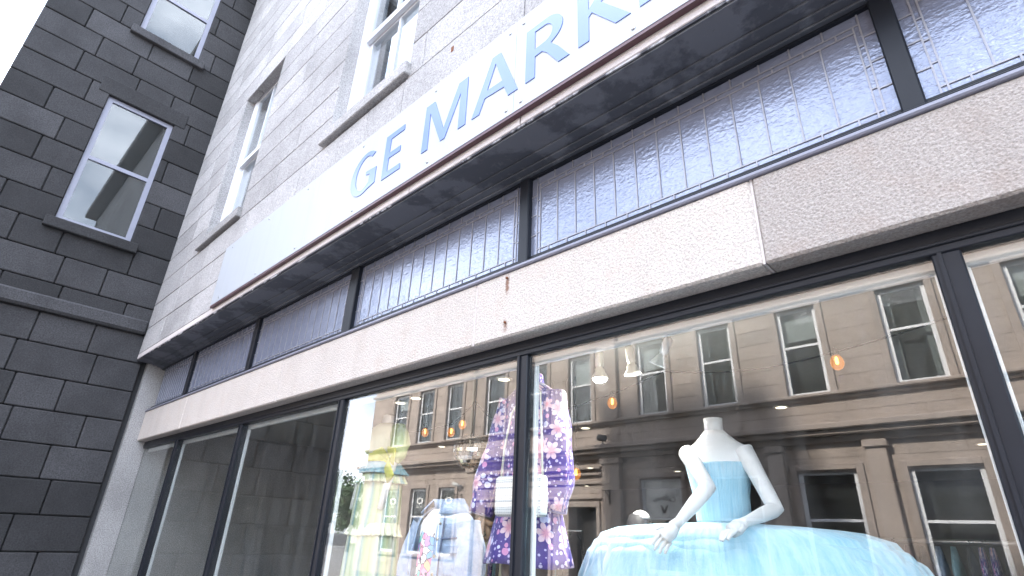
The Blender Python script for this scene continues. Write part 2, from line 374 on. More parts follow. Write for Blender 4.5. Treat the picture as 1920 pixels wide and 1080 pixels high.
def ring_at(rings, z):
    """interpolate rings (z, cx, cy, rx, ry) sorted downwards"""
    for a, b in zip(rings, rings[1:]):
        if a[0] >= z >= b[0]:
            t = (a[0] - z) / max(1e-6, a[0] - b[0]); return [x + (y - x) * t for x, y in zip(a, b)]
    return list(rings[0] if z > rings[0][0] else rings[-1])
def loft(name, rings, mat, parent, a0=0.0, a1=360.0, seg=72, fold=0.0, nfold=11, top_fold=0.0, fine=28, solid=0.004, seed=0, cap=False, jag=0.0):
    """garment skin round a body: rings (z, cx, cy, rx, ry); fold = ripple of the lowest ring"""
    rnd = random.Random(seed); ph = [rnd.uniform(0, 6.28) for _ in range(4)]; v, f, uv = [], [], []
    z0, z1 = rings[0][0], rings[-1][0]; full = abs(a1 - a0) >= 360; cols = seg if full else seg + 1
    zs = [z0 + (z1 - z0) * i / fine for i in range(fine + 1)]
    for z in zs:
        zz, cx, cyy, rx, ry = ring_at(rings, z); t = (z0 - z) / (z0 - z1); amp = top_fold + (fold - top_fold) * t * t
        for k in range(cols):
            a = math.radians(a0 + (a1 - a0) * k / seg)
            m = 1 + amp * (math.sin(nfold * a + ph[0] + 1.2 * t) * .6 + math.sin((nfold * 1.7) // 1 * a + ph[1] - 2 * t) * .4)
            dz = jag * t * math.sin(3 * a + ph[2])
            v.append((cx + rx * m * math.cos(a), cyy + ry * m * math.sin(a), z + dz)); uv.append((a * .2, z))
    for i in range(fine):
        for k in range(seg):
            k2 = (k + 1) % cols; f.append((i * cols + k, (i + 1) * cols + k, (i + 1) * cols + k2, i * cols + k2))
    if cap: f.append(tuple(range(cols)))
    return mesh(name, v, f, mat, parent, True, uv, solid)
def sleeve(name, pts, rad, mat, parent, seg=20, wob=.06, seed=0, sub=5, uvoff=0.0):
    rnd = random.Random(seed); P, Rr = [], []
    for i in range(len(pts) - 1):
        for j in range(sub):
            t = j / sub; P.append(Vector(pts[i]).lerp(Vector(pts[i + 1]), t)); Rr.append(rad[i] + (rad[i + 1] - rad[i]) * t)
    P.append(Vector(pts[-1])); Rr.append(rad[-1]); v, f, uv = [], [], []; up = None; ln = 0
    for i, p in enumerate(P):
        t = (P[min(i + 1, len(P) - 1)] - P[max(i - 1, 0)]).normalized()
        up = (Vector((0, 1, 0)) - t * t.y).normalized() if up is None else (up - t * t.dot(up)).normalized(); sd_ = t.cross(up)
        if i: ln += (p - P[i - 1]).length
        for k in range(seg):
            a = 2 * PI * k / seg; r = Rr[i] * (1 + wob * math.sin(3 * a + i * .9 + seed) + wob * .7 * math.sin(i * 1.7 + 2 * a))
            v.append(tuple(p + sd_ * math.cos(a) * r + up * math.sin(a) * r)); uv.append((a * .085 + uvoff, -ln + uvoff))
    for i in range(len(P) - 1):
        for k in range(seg): k2 = (k + 1) % seg; f.append((i * seg + k, i * seg + k2, (i + 1) * seg + k2, (i + 1) * seg + k))
    f.append(tuple((len(P) - 1) * seg + k for k in range(seg)))
    return mesh(name, v, f, mat, parent, True, uv)
def flat_shape(name, polys, th, mat, parent, fn, text=None, size=1.0):
    """fills outlines (holes included) and extrudes them; fn maps (u, v, depth) to world"""
    if text is None:
        cu = bpy.data.curves.new(name, 'CURVE'); cu.dimensions = '2D'; cu.fill_mode = 'BOTH'
        for poly in polys:
            sp = cu.splines.new('POLY'); sp.points.add(len(poly) - 1)
            for i, (x, y) in enumerate(poly): sp.points[i].co = (x, y, 0, 1)
            sp.use_cyclic_u = True
    else:
        cu = bpy.data.curves.new(name, 'FONT'); cu.body = text; cu.size = size; cu.align_x = 'CENTER'; cu.offset = .008 * size
    cu.extrude = th / 2
    tmp = bpy.data.objects.new('tmp', cu); C.objects.link(tmp); dg = bpy.context.evaluated_depsgraph_get()
    me = bpy.data.meshes.new_from_object(tmp.evaluated_get(dg)); bpy.data.objects.remove(tmp)
    v = [fn(*p.co) for p in me.vertices]; f = [tuple(p.vertices) for p in me.polygons]
    return mesh(name, v, f, mat, parent, False)
def arc(cx, cz, rx, rz, a0, a1, n=18): return [(cx + rx * math.cos(math.radians(a0 + (a1 - a0) * i / n)), cz + rz * math.sin(math.radians(a0 + (a1 - a0) * i / n))) for i in range(n + 1)]

# ================================================================ SETTING: ground
tag(box('ground', -300, 300, -300, 300, -.60, -.20, 'asphalt'), None, None, kind='structure')
tag(box('road', -60, 40, -7.6, -1.6, -.30, -.13, 'asphalt'), None, None, kind='structure')
pv = tag(box('pavement', -60, 40, -1.6, 14, -.35, 0, 'paving'), None, None, kind='structure')
tag(box('opposite_pavement', -60, 40, -60, -7.6, -.35, 0, 'paving'), None, None, kind='structure')

# ================================================================ MARKET BUILDING
YW, YG = 1.70, 2.128
BX0, BX1 = -9.0, 4.2
mb = thing('market_building', 'pale granite shop building with leaded transom windows above a concrete lintel', 'building', (-2.4, 2.1, 0))
uw = box('upper_wall', BX0, BX1, YW + .10, YW + .35, 3.74, 4.86, 'mortar', mb)
# wall core round the upper windows
WINS = [(-4.19, -2.93), (-7.45, -6.19)]
WZ0, WZ1 = 5.0, 7.55
edges = [BX0] + [e for a, b_ in sorted(WINS) for e in (a, b_)] + [BX1]
core = MB()
for i in range(0, len(edges), 2): core.box(edges[i] + .02, edges[i + 1] - .02, YW + .10, YW + .35, 4.862, WZ1)
core.box(BX0, BX1, YW + .10, YW + .35, WZ1, 11.2); core.build('wall_core', 'mortar', mb)
# granite courses: one object for each block
course = -2
cuts_fix = {0: [-2.955, -1.67], 1: [-2.74, -1.2]}
z = 3.74
rb = random.Random(3)
while z < 11.1:
    z1 = z + .37; zm = (z + z1) / 2
    spans = [(BX0, BX1)]
    if WZ0 - .12 < zm < WZ1:
        spans = [(edges[i], edges[i + 1]) for i in range(0, len(edges), 2)]
    for (a, b_) in spans:
        xs = [a]; fixed = sorted(c for c in cuts_fix.get(course, []) if a < c < b_)
        x = a
        while True:
            nx = x + rb.uniform(.75, 1.25); hit = [c for c in fixed if x < c <= nx + .35]
            if hit: nx = hit[0]
            if nx > b_ - .35: break
            xs.append(nx); x = nx
        xs.append(b_)
        for p, q in zip(xs, xs[1:]):
            dy = rb.uniform(0, .004)
            box('granite_block', p + .004, q - .004, YW - dy, YW + .118, z + .0035, z1 - .0035, 'granite', uw, .005)
    z = z1; course += 1
tag(box('old_fixing_hole', -2.385, -2.358, YW - .006, YW + .02, 4.735, 4.785, 'rust', mb), None, None)
# upper sash windows
def sash_window(x0, x1):
    wn = box('window', x0 - .01, x1 + .01, YW + .20, YW + .23, WZ0, WZ0 + .07, 'window_white', mb)
    for (a, b_) in ((x0 + .001, x0 + .10), (x1 - .10, x1 - .001)): box('jamb', a, b_, YW + .12, YW + .30, WZ0 + .07, WZ1, 'window_white', wn, .004)
    box('head', x0 + .10, x1 - .10, YW + .12, YW + .30, WZ1 - .08, WZ1, 'window_white', wn, .004)
    zr = 6.26
    for (a, b_, ya, zz0, zz1) in ((x0 + .10, x1 - .10, YW + .185, WZ0 + .07, zr), (x0 + .10, x1 - .10, YW + .135, zr - .03, WZ1 - .08)):
        fr = MB().box(a, a + .055, ya, ya + .045, zz0, zz1).box(b_ - .055, b_, ya, ya + .045, zz0, zz1).box(a + .055, b_ - .055, ya + .001, ya + .044, zz0, zz0 + .075).box(a + .055, b_ - .055, ya + .001, ya + .044, zz1 - .055, zz1)
        xm = (a + b_) / 2; fr.box(xm - .014, xm + .014, ya + .004, ya + .04, zz0 + .075, zz1 - .055)
        fr.build('sash_frame', 'window_white', wn)
        for (p, q) in ((a + .055, xm - .014), (xm + .014, b_ - .055)): box('pane', p - .004, q + .004, ya + .02, ya + .026, zz0 + .07, zz1 - .05, 'sash_glass', wn)
    box('blind', x0 + .50, x1 - .02, YW + .33, YW + .34, WZ0, WZ1, 'blind', wn)
    box('curtain', x0 + .02, x0 + .49, YW + .36, YW + .375, WZ0, WZ1, 'blind_grey', wn)
    box('sill', x0 - .07, x1 + .03, YW - .055, YW + .20, WZ0 - .13, WZ0 - .001, 'granite', mb, .008)
    for (a, b_) in ((x0 - .012, x0 + .001), (x1 - .001, x1 + .012)): box('reveal_stone', a, b_, YW + .004, YW + .30, WZ0, WZ1, 'granite', mb)
for a, b_ in WINS: sash_window(a, b_)
# fascia stones over the shopfront
fx = [-9.0, -8.1, -6.75, -5.4, -4.05, -2.68, -1.665, -.40, .95, 2.3, 4.2]
for p, q in zip(fx, fx[1:]): box('fascia_stone', p + .003, q - .003, YW - .003, 2.12, 3.668, 3.738, 'fascia_stone', mb, .004)
# dark soffit, drip bead and stepped mouldings under the fascia
box('soffit', BX0, BX1, YW + .015, 2.10, 3.645, 3.666, 'soffit_paint', mb)
box('drip_bead', BX0, BX1, YW + .002, YW + .010, 3.655, 3.667, 'bead_worn', mb)
for i, (ya, yb, za) in enumerate(((1.90, 2.09, 3.632), (1.965, 2.09, 3.618), (2.01, 2.09, 3.605))): box('moulding', BX0, BX1, ya, yb, za, za + .0135, 'soffit_paint', mb, .003)
box('transom_head', BX0, BX1, 2.035, 2.11, 3.592, 3.6045, 'frame_black', mb)
# transom windows
PITCH = 1.88
TZ0, TZ1 = 3.062, 3.60
MX = [-9.0 + .0] + [-7.65, -5.77, -3.89, -1.96, -.08, 1.80, 3.68]
for x in MX[1:]:
    wdt = .085 if x == -3.89 or x < -3.9 else .075
    box('transom_mullion', x, x + wdt + (.035 if x == -3.89 else 0), 2.02, 2.10, 3.020, 3.602, 'frame_black', mb, .006)
rp_ = random.Random(5)
def transom(x0, x1):
    tw = box('transom_window', x0, x1, 2.085, 2.10, 3.068, TZ1, 'dark_void', mb)
    yl0, yl1 = 2.052, 2.068; cm = MB(); lw = .0032; W_ = x1 - x0
    def vbar(x, za, zb): cm.box(x - lw, x + lw, yl0, yl1, za, zb)
    def hbar(z_, xa, xb): cm.box(xa, xb, yl0 + .0006, yl1 - .0006, z_ - lw, z_ + lw)
    def pane(xa, xb, za, zb):
        o = box('glass_pane', xa, xb, 2.057, 2.063, za, zb, 'hammered_glass', tw); o.rotation_euler = (rp_.gauss(0, .006), 0, rp_.gauss(0, .006))
    sc, si = .045, .068                                   # side columns
    zt1, zt2 = TZ1 - .062, TZ1 - .092                      # top rows
    zb1 = TZ0 + .036
    hbar(zt1, x0 + sc, x1 - sc); hbar(zt2, x0 + si, x1 - si); hbar(zb1, x0 + sc, x1 - sc); hbar(TZ0 + .003, x0, x1)
    for s_ in (0, 1):
        for off in (sc, si): vbar(x0 + off if s_ == 0 else x1 - off, TZ0, TZ1 if off == sc else zt1)
    N = 13; xa, xb = x0 + si, x1 - si; st = (xb - xa) / N
    for i in range(N):
        pane(xa + i * st, xa + (i + 1) * st, zb1, zt2)
        if i: vbar(xa + i * st, zb1, zt2)
    Nt = 13; st2 = (x1 - x0 - 2 * sc) / Nt
    for i in range(Nt):
        pane(x0 + sc + i * st2, x0 + sc + (i + 1) * st2, zt1, TZ1)
        if i: vbar(x0 + sc + i * st2, zt1, TZ1)
    for i in range(N + 1):
        p, q = max(xa, xa + (i - .5) * st), min(xb, xa + (i + .5) * st); pane(p, q, zt2, zt1); pane(p, q, TZ0, zb1)
        if 0 < i: vbar(p, zt2, zt1); vbar(p, TZ0, zb1)
    nv = 4
    for s_ in (0, 1):
        pane(*((x0 + sc, x0 + si) if s_ == 0 else (x1 - si, x1 - sc)), TZ0, zb1)
        for i in range(nv):
            za, zb = TZ0 + (TZ1 - TZ0) * i / nv, TZ0 + (TZ1 - TZ0) * (i + 1) / nv
            pa = (x0, x0 + sc) if s_ == 0 else (x1 - sc, x1); pane(pa[0], pa[1], za, zb)
            za2, zb2 = zb1 + (zt1 - zb1) * i / nv, zb1 + (zt1 - zb1) * (i + 1) / nv
            pb = (x0 + sc, x0 + si) if s_ == 0 else (x1 - si, x1 - sc); pane(pb[0], pb[1], za2, zb2)
            if i: hbar(za, *pa); hbar(za2, *pb)
    cm.build('lead_came', 'lead', tw)
bays = [(-8.9, -7.65), (-7.565, -5.77), (-5.685, -3.89), (-3.77, -1.96), (-1.885, -.08), (-.005, 1.80)]
for a, b_ in bays: transom(a, b_)
# sill between transom and lintel
box('transom_sill', BX0, BX1, 2.004, 2.10, 3.006, 3.024, 'frame_black', mb, .003)
box('transom_rail', BX0, BX1, 2.045, 2.10, 3.0242, 3.066, 'frame_black', mb, .003)
box('sill_bead', BX0, BX1, 1.984, 2.06, 2.984, 3.0055, 'sill_grey', mb, .006)
# lintel panels
lx = [-9.0, -7.3, -4.80, -2.27, -.62, 1.9, 4.2]
for i, (p, q) in enumerate(zip(lx, lx[1:])):
    box('lintel_panel', p + .004, q - .004, 2.0, 2.30, 2.592, 2.986, 'lintel_weathered' if i in (4,) else 'lintel_concrete', mb, .010)
for x in lx[1:-1]: box('lintel_joint', x - .0045, x + .0045, 2.006, 2.29, 2.594, 2.984, 'fascia_stone', mb)
for zf in (2.947, 2.676): lathe('rusty_bolt', [(.004, 0), (.007, .003), (.007, .012)], (-2.008, 2.001, zf), 'rust', mb, 8, (0, -1, 0))
# display window frame and panes
box('window_head', BX0, BX1, 2.10, 2.17, 2.506, 2.5915, 'frame_black', mb, .004)
box('window_head_bead', BX0, BX1, 2.092, 2.10, 2.532, 2.545, 'frame_black', mb, .003)
box('inner_head', BX0, BX1, 2.172, 2.20, 2.466, 2.60, 'white_paint', mb, .004)
dm = [-7.65, -5.77, -3.89, -2.01, -.13, 1.75, 3.63]
for x in dm:
    box('window_mullion', x, x + .08, 2.10, 2.165, .48, 2.505, 'frame_black', mb, .005)
    box('mullion_bead', x + .018, x + .030, 2.092, 2.10, .48, 2.505, 'frame_black', mb)
    box('inner_post', x - .01, x + .088, 2.167, 2.195, .55, 2.464, 'white_paint', mb, .003)
for p, q in zip([-9.0] + [x + .08 for x in dm], dm + [4.2]):
    dp = box('display_pane', p, q, YG - .004, YG + .004, .545, 2.507, 'display_glass', mb)
box('window_sill', BX0, BX1, 2.03, 2.20, .44, .55, 'frame_black', mb, .006)
box('stall_riser', BX0, BX1, 2.06, 2.20, -.01, .44, 'granite', mb)
# shop interior
box('shop_floor', BX0, BX1, 2.2, 13, -.005, .02, 'shop_floor', mb)
box('display_deck', BX0, BX1, 2.2, 3.75, .02, .52, 'deck_wood', mb)
box('shop_ceiling', BX0, BX1, 2.30, 13, 2.85, 2.95, 'shop_ceiling', mb)
box('ceiling_bulkhead', BX0, BX1, 2.201, 2.30, 2.60, 2.95, 'white_paint', mb)
box('back_wall', BX0, BX1, 13, 13.2, 0, 2.95, 'shop_wall', mb)
box('side_wall', BX0 - .2, BX0, 1.85, 13.2, 0, 11.2, 'granite', mb); box('side_wall', BX1, BX1 + .2, 1.8, 13.2, 0, 11.2, 'shop_wall', mb)
box('floor_above', BX0, BX1, 2.1, 13, 3.7, 3.9, 'shop_wall', mb); box('rear_wall', BX0, BX1, 4.5, 4.6, 3.9, 11.2, 'shop_wall', mb)
box('cornice', BX0 - .1, BX1 + .1, 1.35, 2.1, 11.2, 11.5, 'granite', mb, .02); box('roof_slab', BX0, BX1, 2.1, 13.2, 11.2, 11.4, 'granite', mb)

# ================================================================ SHOP SIGN
YS = 1.66
sg = thing('shop_sign', 'long white sign board with blue capital letters above the shopfront', 'sign', (-2.0, 1.70, 3.74))
box('backing_board', -6.2, 3.6, YS + .006, YW - .0045, 3.7425, 4.451, 'sill_grey', sg)
for p, q in ((-6.2, -4.135), (-4.135, -1.687), (-1.687, .76), (.76, 3.6)): box('board_panel', p + .0012, q - .0012, YS, YS + .0055, 3.742, 4.452, 'sign_white', sg, .0012)
box('bottom_trim', -6.2, 3.6, YS + .003, YW - .004, 3.722, 3.7418, 'trim_maroon', sg)
def onsign(u, v, d): return (u, YS - .0025 - d, v)
b0, b1 = 3.893, 4.287
LET = {
 'M': [[(-2.534, b1), (-2.442, b1), (-2.315, 3.983), (-2.194, b1), (-2.105, b1), (-2.097, b0), (-2.166, b0), (-2.167, 4.19), (-2.293, b0), (-2.338, b0), (-2.480, 4.205), (-2.469, b0), (-2.535, b0)]],
 'A': [[(-1.883, b1), (-2.04, b0), (-1.972, b0), (-1.931, 3.993), (-1.766, 3.981), (-1.732, b0), (-1.655, b0), (-1.813, b1)], [(-1.852, 4.222), (-1.913, 4.045), (-1.784, 4.041)]],
 'R': [[(-1.600, b1), (-1.598, b0), (-1.529, b0), (-1.530, 4.048), (-1.478, 4.052), (-1.442, 4.017), (-1.362, b0), (-1.289, b0), (-1.363, 4.010), (-1.415, 4.072)] + arc(-1.45, 4.180, .118, .107, -62, 88), [(-1.533, 4.244)] + arc(-1.466, 4.176, .062, .066, 80, -80, 12) + [(-1.532, 4.106)]],
 'K': [[(-1.231, b1), (-1.230, b0), (-1.163, b0), (-1.161, 4.060), (-1.140, 4.078), (-1.004, b0), (-.919, b0), (-1.082, 4.108), (-.935, b1), (-1.010, b1), (-1.160, 4.112), (-1.161, b1)]],
 'E': [[(-.868, b1), (-.869, b0), (-.640, b0), (-.645, 3.945), (-.803, 3.945), (-.803, 4.070), (-.672, 4.070), (-.675, 4.118), (-.803, 4.118), (-.803, 4.236), (-.652, 4.236), (-.650, b1)]],
 'T': [[(-.585, b1), (-.588, 4.232), (-.455, 4.232), (-.455, b0), (-.387, b0), (-.387, 4.232), (-.254, 4.232), (-.250, b1)]],
 'G': [arc(-3.268, 4.083, .186, .196, 48, 296) + [(-3.092, 3.925), (-3.100, 4.072), (-3.240, 4.084), (-3.236, 4.052), (-3.180, 4.040), (-3.182, 3.968)] + arc(-3.262, 4.083, .118, .156, 290, 52)],
 'e': [[(-3.010, b1), (-3.000, b0), (-2.772, b0), (-2.778, 3.940), (-2.938, 3.942), (-2.940, 4.062), (-2.802, 4.060), (-2.804, 4.108), (-2.940, 4.110), (-2.942, 4.238), (-2.782, 4.238), (-2.785, b1)]],
}
for k, polys in LET.items(): flat_shape('letter', polys, .005, 'letter_blue', sg, onsign)
for xs_ in (-5.98, -5.07, -4.27, -3.36, -2.454, -1.743, -1.631, -.913, -.10, .75, 1.6, 2.5, 3.4):
    for zs_ in (3.787, 4.392): lathe('screw', [(.011, 0), (.010, .004), (.003, .006)], (xs_, YS - .0003, zs_), 'steel', sg, 8, (0, -1, 0))

# ================================================================ NEIGHBOUR BUILDING (stands forward at the end of the shop)
nb = thing('corner_building', 'sooty dark granite building standing forward of the pale shop at its far end', 'building', (-10.5, 1, 0))
NX, NY0 = -9.02, -.85
box('wall_core', -14, NX - .10, NY0 + .06, 6, -.005, 13.2, 'mortar_dark', nb)
z = .02; k = 0
rn = random.Random(11)
NWIN = [(.25, 1.15, 5.3, 7.5), (.25, 1.15, 8.9, 10.8)]
while z < 13.1:
    h = .40; y = NY0 + .0; ys = [NY0]
    step = [.75, .5, .85, .62]
    i = k % 4
    while y < 1.78 - .3:
        y += step[(i) % 4]; i += 1
        if y < 1.60: ys.append(y)
    ys.append(1.78)
    for p, q in zip(ys, ys[1:]):
        segs = [(p, q)]
        for (wa, wb, wz0, wz1) in NWIN:
            if wz0 < z + h / 2 < wz1:
                segs = [s_ for a, b_ in segs for s_ in ((a, min(b_, wa)), (max(a, wb), b_)) if s_[1] - s_[0] > .05]
        for a, b_ in segs:
            box('granite_block', NX - .12, NX + rn.uniform(0, .006), a + .005, b_ - .005, z + .005, z + h - .005, 'granite_dark', nb, .012)
    z += h; k += 1
for (wa, wb, wz0, wz1) in NWIN:
    wn = box('window', NX - .098, NX - .09, wa, wb, wz0, wz1, 'dark_void', nb)
    for (a, b_, c_, d_) in ((wa, wa + .07, wz0, wz1), (wb - .07, wb, wz0, wz1), (wa + .07, wb - .07, wz0, wz0 + .08), (wa + .07, wb - .07, wz1 - .07, wz1), (wa + .07, wb - .07, (wz0 + wz1) / 2 - .03, (wz0 + wz1) / 2 + .03)):
        box('sash_frame', NX - .088, NX - .05, a, b_, c_, d_, 'sill_grey', wn)
    box('pane', NX - .075, NX - .07, wa + .06, wb - .06, wz0 + .06, wz1 - .06, 'opposite_glass', wn)
    box('sill', NX - .1, NX + .08, wa - .1, wb + .1, wz0 - .15, wz0, 'granite_dark', nb, .01)
    box('lintel', NX - .1, NX + .015, wa - .15, wb + .15, wz1, wz1 + .28, 'granite_dark', nb, .01)
box('string_course', -14, NX + .10, NY0 - .1, 1.69, 4.02, 4.22, 'granite_dark', nb, .03)
box('cornice', -14, NX + .30, NY0 - .3, 6, 13.2, 13.7, 'granite_dark', nb, .05)

# ================================================================ OPPOSITE BUILDING (seen mirrored in the shop glass)
OY = 2 * YG - 15.0            # street side of its wall
ob = thing('opposite_building', 'warm sandstone building across the street mirrored in the shop window glass', 'building', (-9, OY, 0))
OX0, OX1 = -24.0, 7.0
UP = [(-22.2, -21.15), (-20.3, -19.25), (-18.35, -17.35), (-15.95, -14.9), (-13.75, -12.75), (-11.75, -10.8), (-9.0, -8.0), (-6.9, -5.9), (-4.6, -3.6), (-2.2, -1.2), (.2, 1.2), (2.6, 3.6), (5.0, 6.0)]
UZ0, UZ1 = 5.15, 7.49
LOW = [(-22.15, -21.1, .85, 3.30), (-20.25, -19.2, .85, 3.30), (-18.4, -17.4, .85, 3.30), (-15.6, -12.6, 0, 2.55), (-11.75, -10.68, 0, 2.55), (-9.1, -7.8, .85, 3.34), (-6.9, -5.6, .85, 3.34), (-4.7, -3.4, .85, 3.34), (-2.4, -1.1, .85, 3.34), (0, 1.3, .85, 3.34), (2.4, 3.7, .85, 3.34), (5.0, 6.2, .85, 3.34)]
openings = [(a, b_, UZ0, UZ1) for a, b_ in UP] + LOW
rows = [(0.0, .42), (.42, .85)] + [(.85 + .35 * i, .85 + .35 * (i + 1)) for i in range(7)] + [(3.30, 3.62), (3.62, 3.95), (4.36, 4.68), (4.68, 4.98)] + [(5.15 + .39 * i, 5.15 + .39 * (i + 1)) for i in range(6)] + [(7.49, 7.90), (7.90, 8.30), (8.30, 8.70)]
blocks = []; ro = random.Random(21)
for ri, (z0, z1) in enumerate(rows):
    zm = (z0 + z1) / 2; cuts = sorted((a, b_) for a, b_, c_, d_ in openings if c_ < zm < d_); spans = []; x = OX0
    for a, b_ in cuts: spans.append((x, a)); x = b_
    spans.append((x, OX1))
    for a, b_ in spans:
        if b_ - a < .1: continue
        n = max(1, round((b_ - a) / 1.05)); st = (b_ - a) / n; off = (ri % 2) * .5 * st if n > 1 else 0
        xs = [a] + [a + i * st + off for i in range(0 if off else 1, n)] + [b_]
        xs = sorted(set(round(v, 4) for v in xs))
        for p, q in zip(xs, xs[1:]): blocks.append((p, q, z0, z1))
blocks.sort(key=lambda t: (0 if (-23.9 < t[0] < -7.0 and 2.0 < t[3] < 8.0) else 1, abs(t[0] + 13)))
wallo = box('wall_core', OX0, OX1, OY - 1.3, OY - .55, 0, 9.0, 'mortar_warm', ob)
fill = MB()
for i, (p, q, z0, z1) in enumerate(blocks):
    dy = ro.uniform(0, .004)
    if i < 290: box('stone_block', p + .004, q - .004, OY - .30, OY + dy, z0 + .004, z1 - .004, 'sandstone', wallo, .006)
    else: fill.box(p + .004, q - .004, OY - .30, OY + dy, z0 + .004, z1 - .004)
tag(fill.build('stone_blocks_beyond', 'sandstone', wallo), None, None, kind='stuff')
bk = MB()                                  # mortar bed right behind the stones
for ri, (z0, z1) in enumerate(rows):
    zm = (z0 + z1) / 2; cuts = sorted((a, b_) for a, b_, c_, d_ in openings if c_ < zm < d_); x = OX0
    for a, b_ in cuts + [(OX1, OX1)]:
        if a - x > .1: bk.box(x + .02, a - .02, OY - .34, OY - .012, z0 + .002, z1 - .002)
        x = b_
bk.build('mortar_bed', 'mortar_warm', wallo)
def opp_window(x0, x1, z0, z1, stone_frame=True, bars=True):
    f0 = OY - .13; fr = MB(); t = .095
    wn = box('window', x0, x1, f0 - .30, f0 - .28, z0, z1, 'room_grey', ob)
    zm = z0 + (z1 - z0) * .56
    fr.box(x0, x0 + t, f0, f0 + .06, z0, z1).box(x1 - t, x1, f0, f0 + .06, z0, z1).box(x0 + t, x1 - t, f0 + .002, f0 + .058, z0, z0 + .09).box(x0 + t, x1 - t, f0 + .002, f0 + .058, z1 - t, z1).box(x0 + t, x1 - t, f0 + .01, f0 + .065, zm - .03, zm + .03)
    fr.build('sash_frame', 'window_white', wn); pick = ro.random()
    if pick < .45 and z0 > 5: box('roller_blind', x0 + .06, x1 - .06, f0 - .10, f0 - .09, z1 - (z1 - z0) * ro.uniform(.15, .5), z1 - .02, 'blind_print', wn)
    if .3 < pick < .8 and z0 > 5:
        for (a, b_) in ((x0 + .02, x0 + .22), (x1 - .25, x1 - .02)): box('curtain', a, b_, f0 - .20, f0 - .16, z0 + .02, z1 - .02, 'blind_grey', wn, .02)
    for (a, b_) in ((z0 + .06, zm), (zm, z1 - .05)): box('pane', x0 + .05, x1 - .05, f0 + .024, f0 + .030, a, b_, 'opposite_glass', wn)
    if stone_frame:
        for (a, b_) in ((x0 - .16, x0), (x1, x1 + .16)): box('architrave', a, b_, OY - .2, OY + .05, z0 - .02, z1 + .14, 'sandstone_trim', wn, .012)
        box('architrave_head', x0, x1, OY - .2, OY + .055, z1, z1 + .14, 'sandstone_trim', wn, .012); box('sill', x0 - .2, x1 + .2, OY - .2, OY + .10, z0 - .12, z0 - .021, 'sandstone_trim', wn, .012)
    return wn
for a, b_ in UP: opp_window(a, b_, UZ0, UZ1)
lows = {}
for (a, b_, c_, d_) in LOW:
    if c_ > .1: lows[a] = opp_window(a, b_, c_, d_)
# doorways
for (a, b_, zt) in ((-15.6, -12.6, 2.55), (-11.75, -10.68, 2.55)):
    dr = box('doorway', a, b_, OY - .50, OY - .45, 0, zt, 'dark_void', ob)
    if b_ - a < 2: box('door_leaf', a + .62, b_ - .02, OY - .44, OY - .40, 0, zt - .05, 'print_dark', dr, .01)
    for (p, q) in ((a - .14, a), (b_, b_ + .14)): box('door_jamb', p, q, OY - .4, OY + .06, 0, zt, 'sandstone_trim', dr, .015)
    box('door_head', a - .14, b_ + .14, OY - .4, OY + .07, zt, zt + .16, 'sandstone_trim', dr, .015)
for (z0, z1, pr) in ((2.78, 2.86, .09), (3.22, 3.30, .08), (3.48, 3.56, .12), (3.66, 3.74, .18)): box('entrance_moulding', -16.2, -10.42, OY - .01, OY + pr, z0, z1, 'sandstone_trim', ob, .015)
for (p, q) in ((-16.62, -16.22), (-10.36, -9.72), (-7.5, -7.05), (-5.3, -4.95), (-3.1, -2.7), (-.8, -.4)): box('pilaster', p, q, OY - .01, OY + .16, 0, 3.95, 'sandstone', ob, .015); box('pilaster_cap', p - .05, q + .05, OY - .01, OY + .22, 3.78, 3.949, 'sandstone_trim', ob, .02)
# projecting bay edge on the right part of the upper floor
box('upper_pilaster', -10.45, -9.72, OY - .01, OY + .14, 5.15, 8.70, 'sandstone', ob, .012)
for (z0, z1, pr) in ((3.95, 4.10, .12), (4.10, 4.22, .34), (4.22, 4.36, .46), (4.98, 5.06, .10), (5.06, 5.15, .2), (7.62, 7.70, .12)):
    box('cornice' if pr > .3 else 'string_course', OX0 - .1, OX1, OY - .29, OY + pr, z0, z1, 'sandstone_trim', ob, .02)
for (z0, z1, pr) in ((8.70, 8.85, .25), (8.85, 9.05, .45)): box('eaves_cornice', OX0 - .15, OX1, OY - 1.3, OY + pr, z0, z1, 'sandstone_trim', ob, .02)
box('roof', OX0, OX1, OY - 9, OY - 1.2, 8.9, 9.3, 'print_dark', ob); box('side_wall', OX0, OX0 + .4, OY - 9, OY - .56, 0, 8.9, 'sandstone', ob)
box('recess_strip', -23.05, -22.72, OY - .01, OY + .006, 5.16, 7.62, 'sandstone_trim', ob)
for xr in (-10.0, -8.57): box('vent_plate', xr - .15, xr + .15, OY - .01, OY + .012, 4.52, 4.72, 'sandstone_trim', ob, .006)
pp_ = tube('downpipe', [(-16.6, OY + .10, .02), (-16.6, OY + .10, 8.7)], .05, 'bronze_pipe', ob)
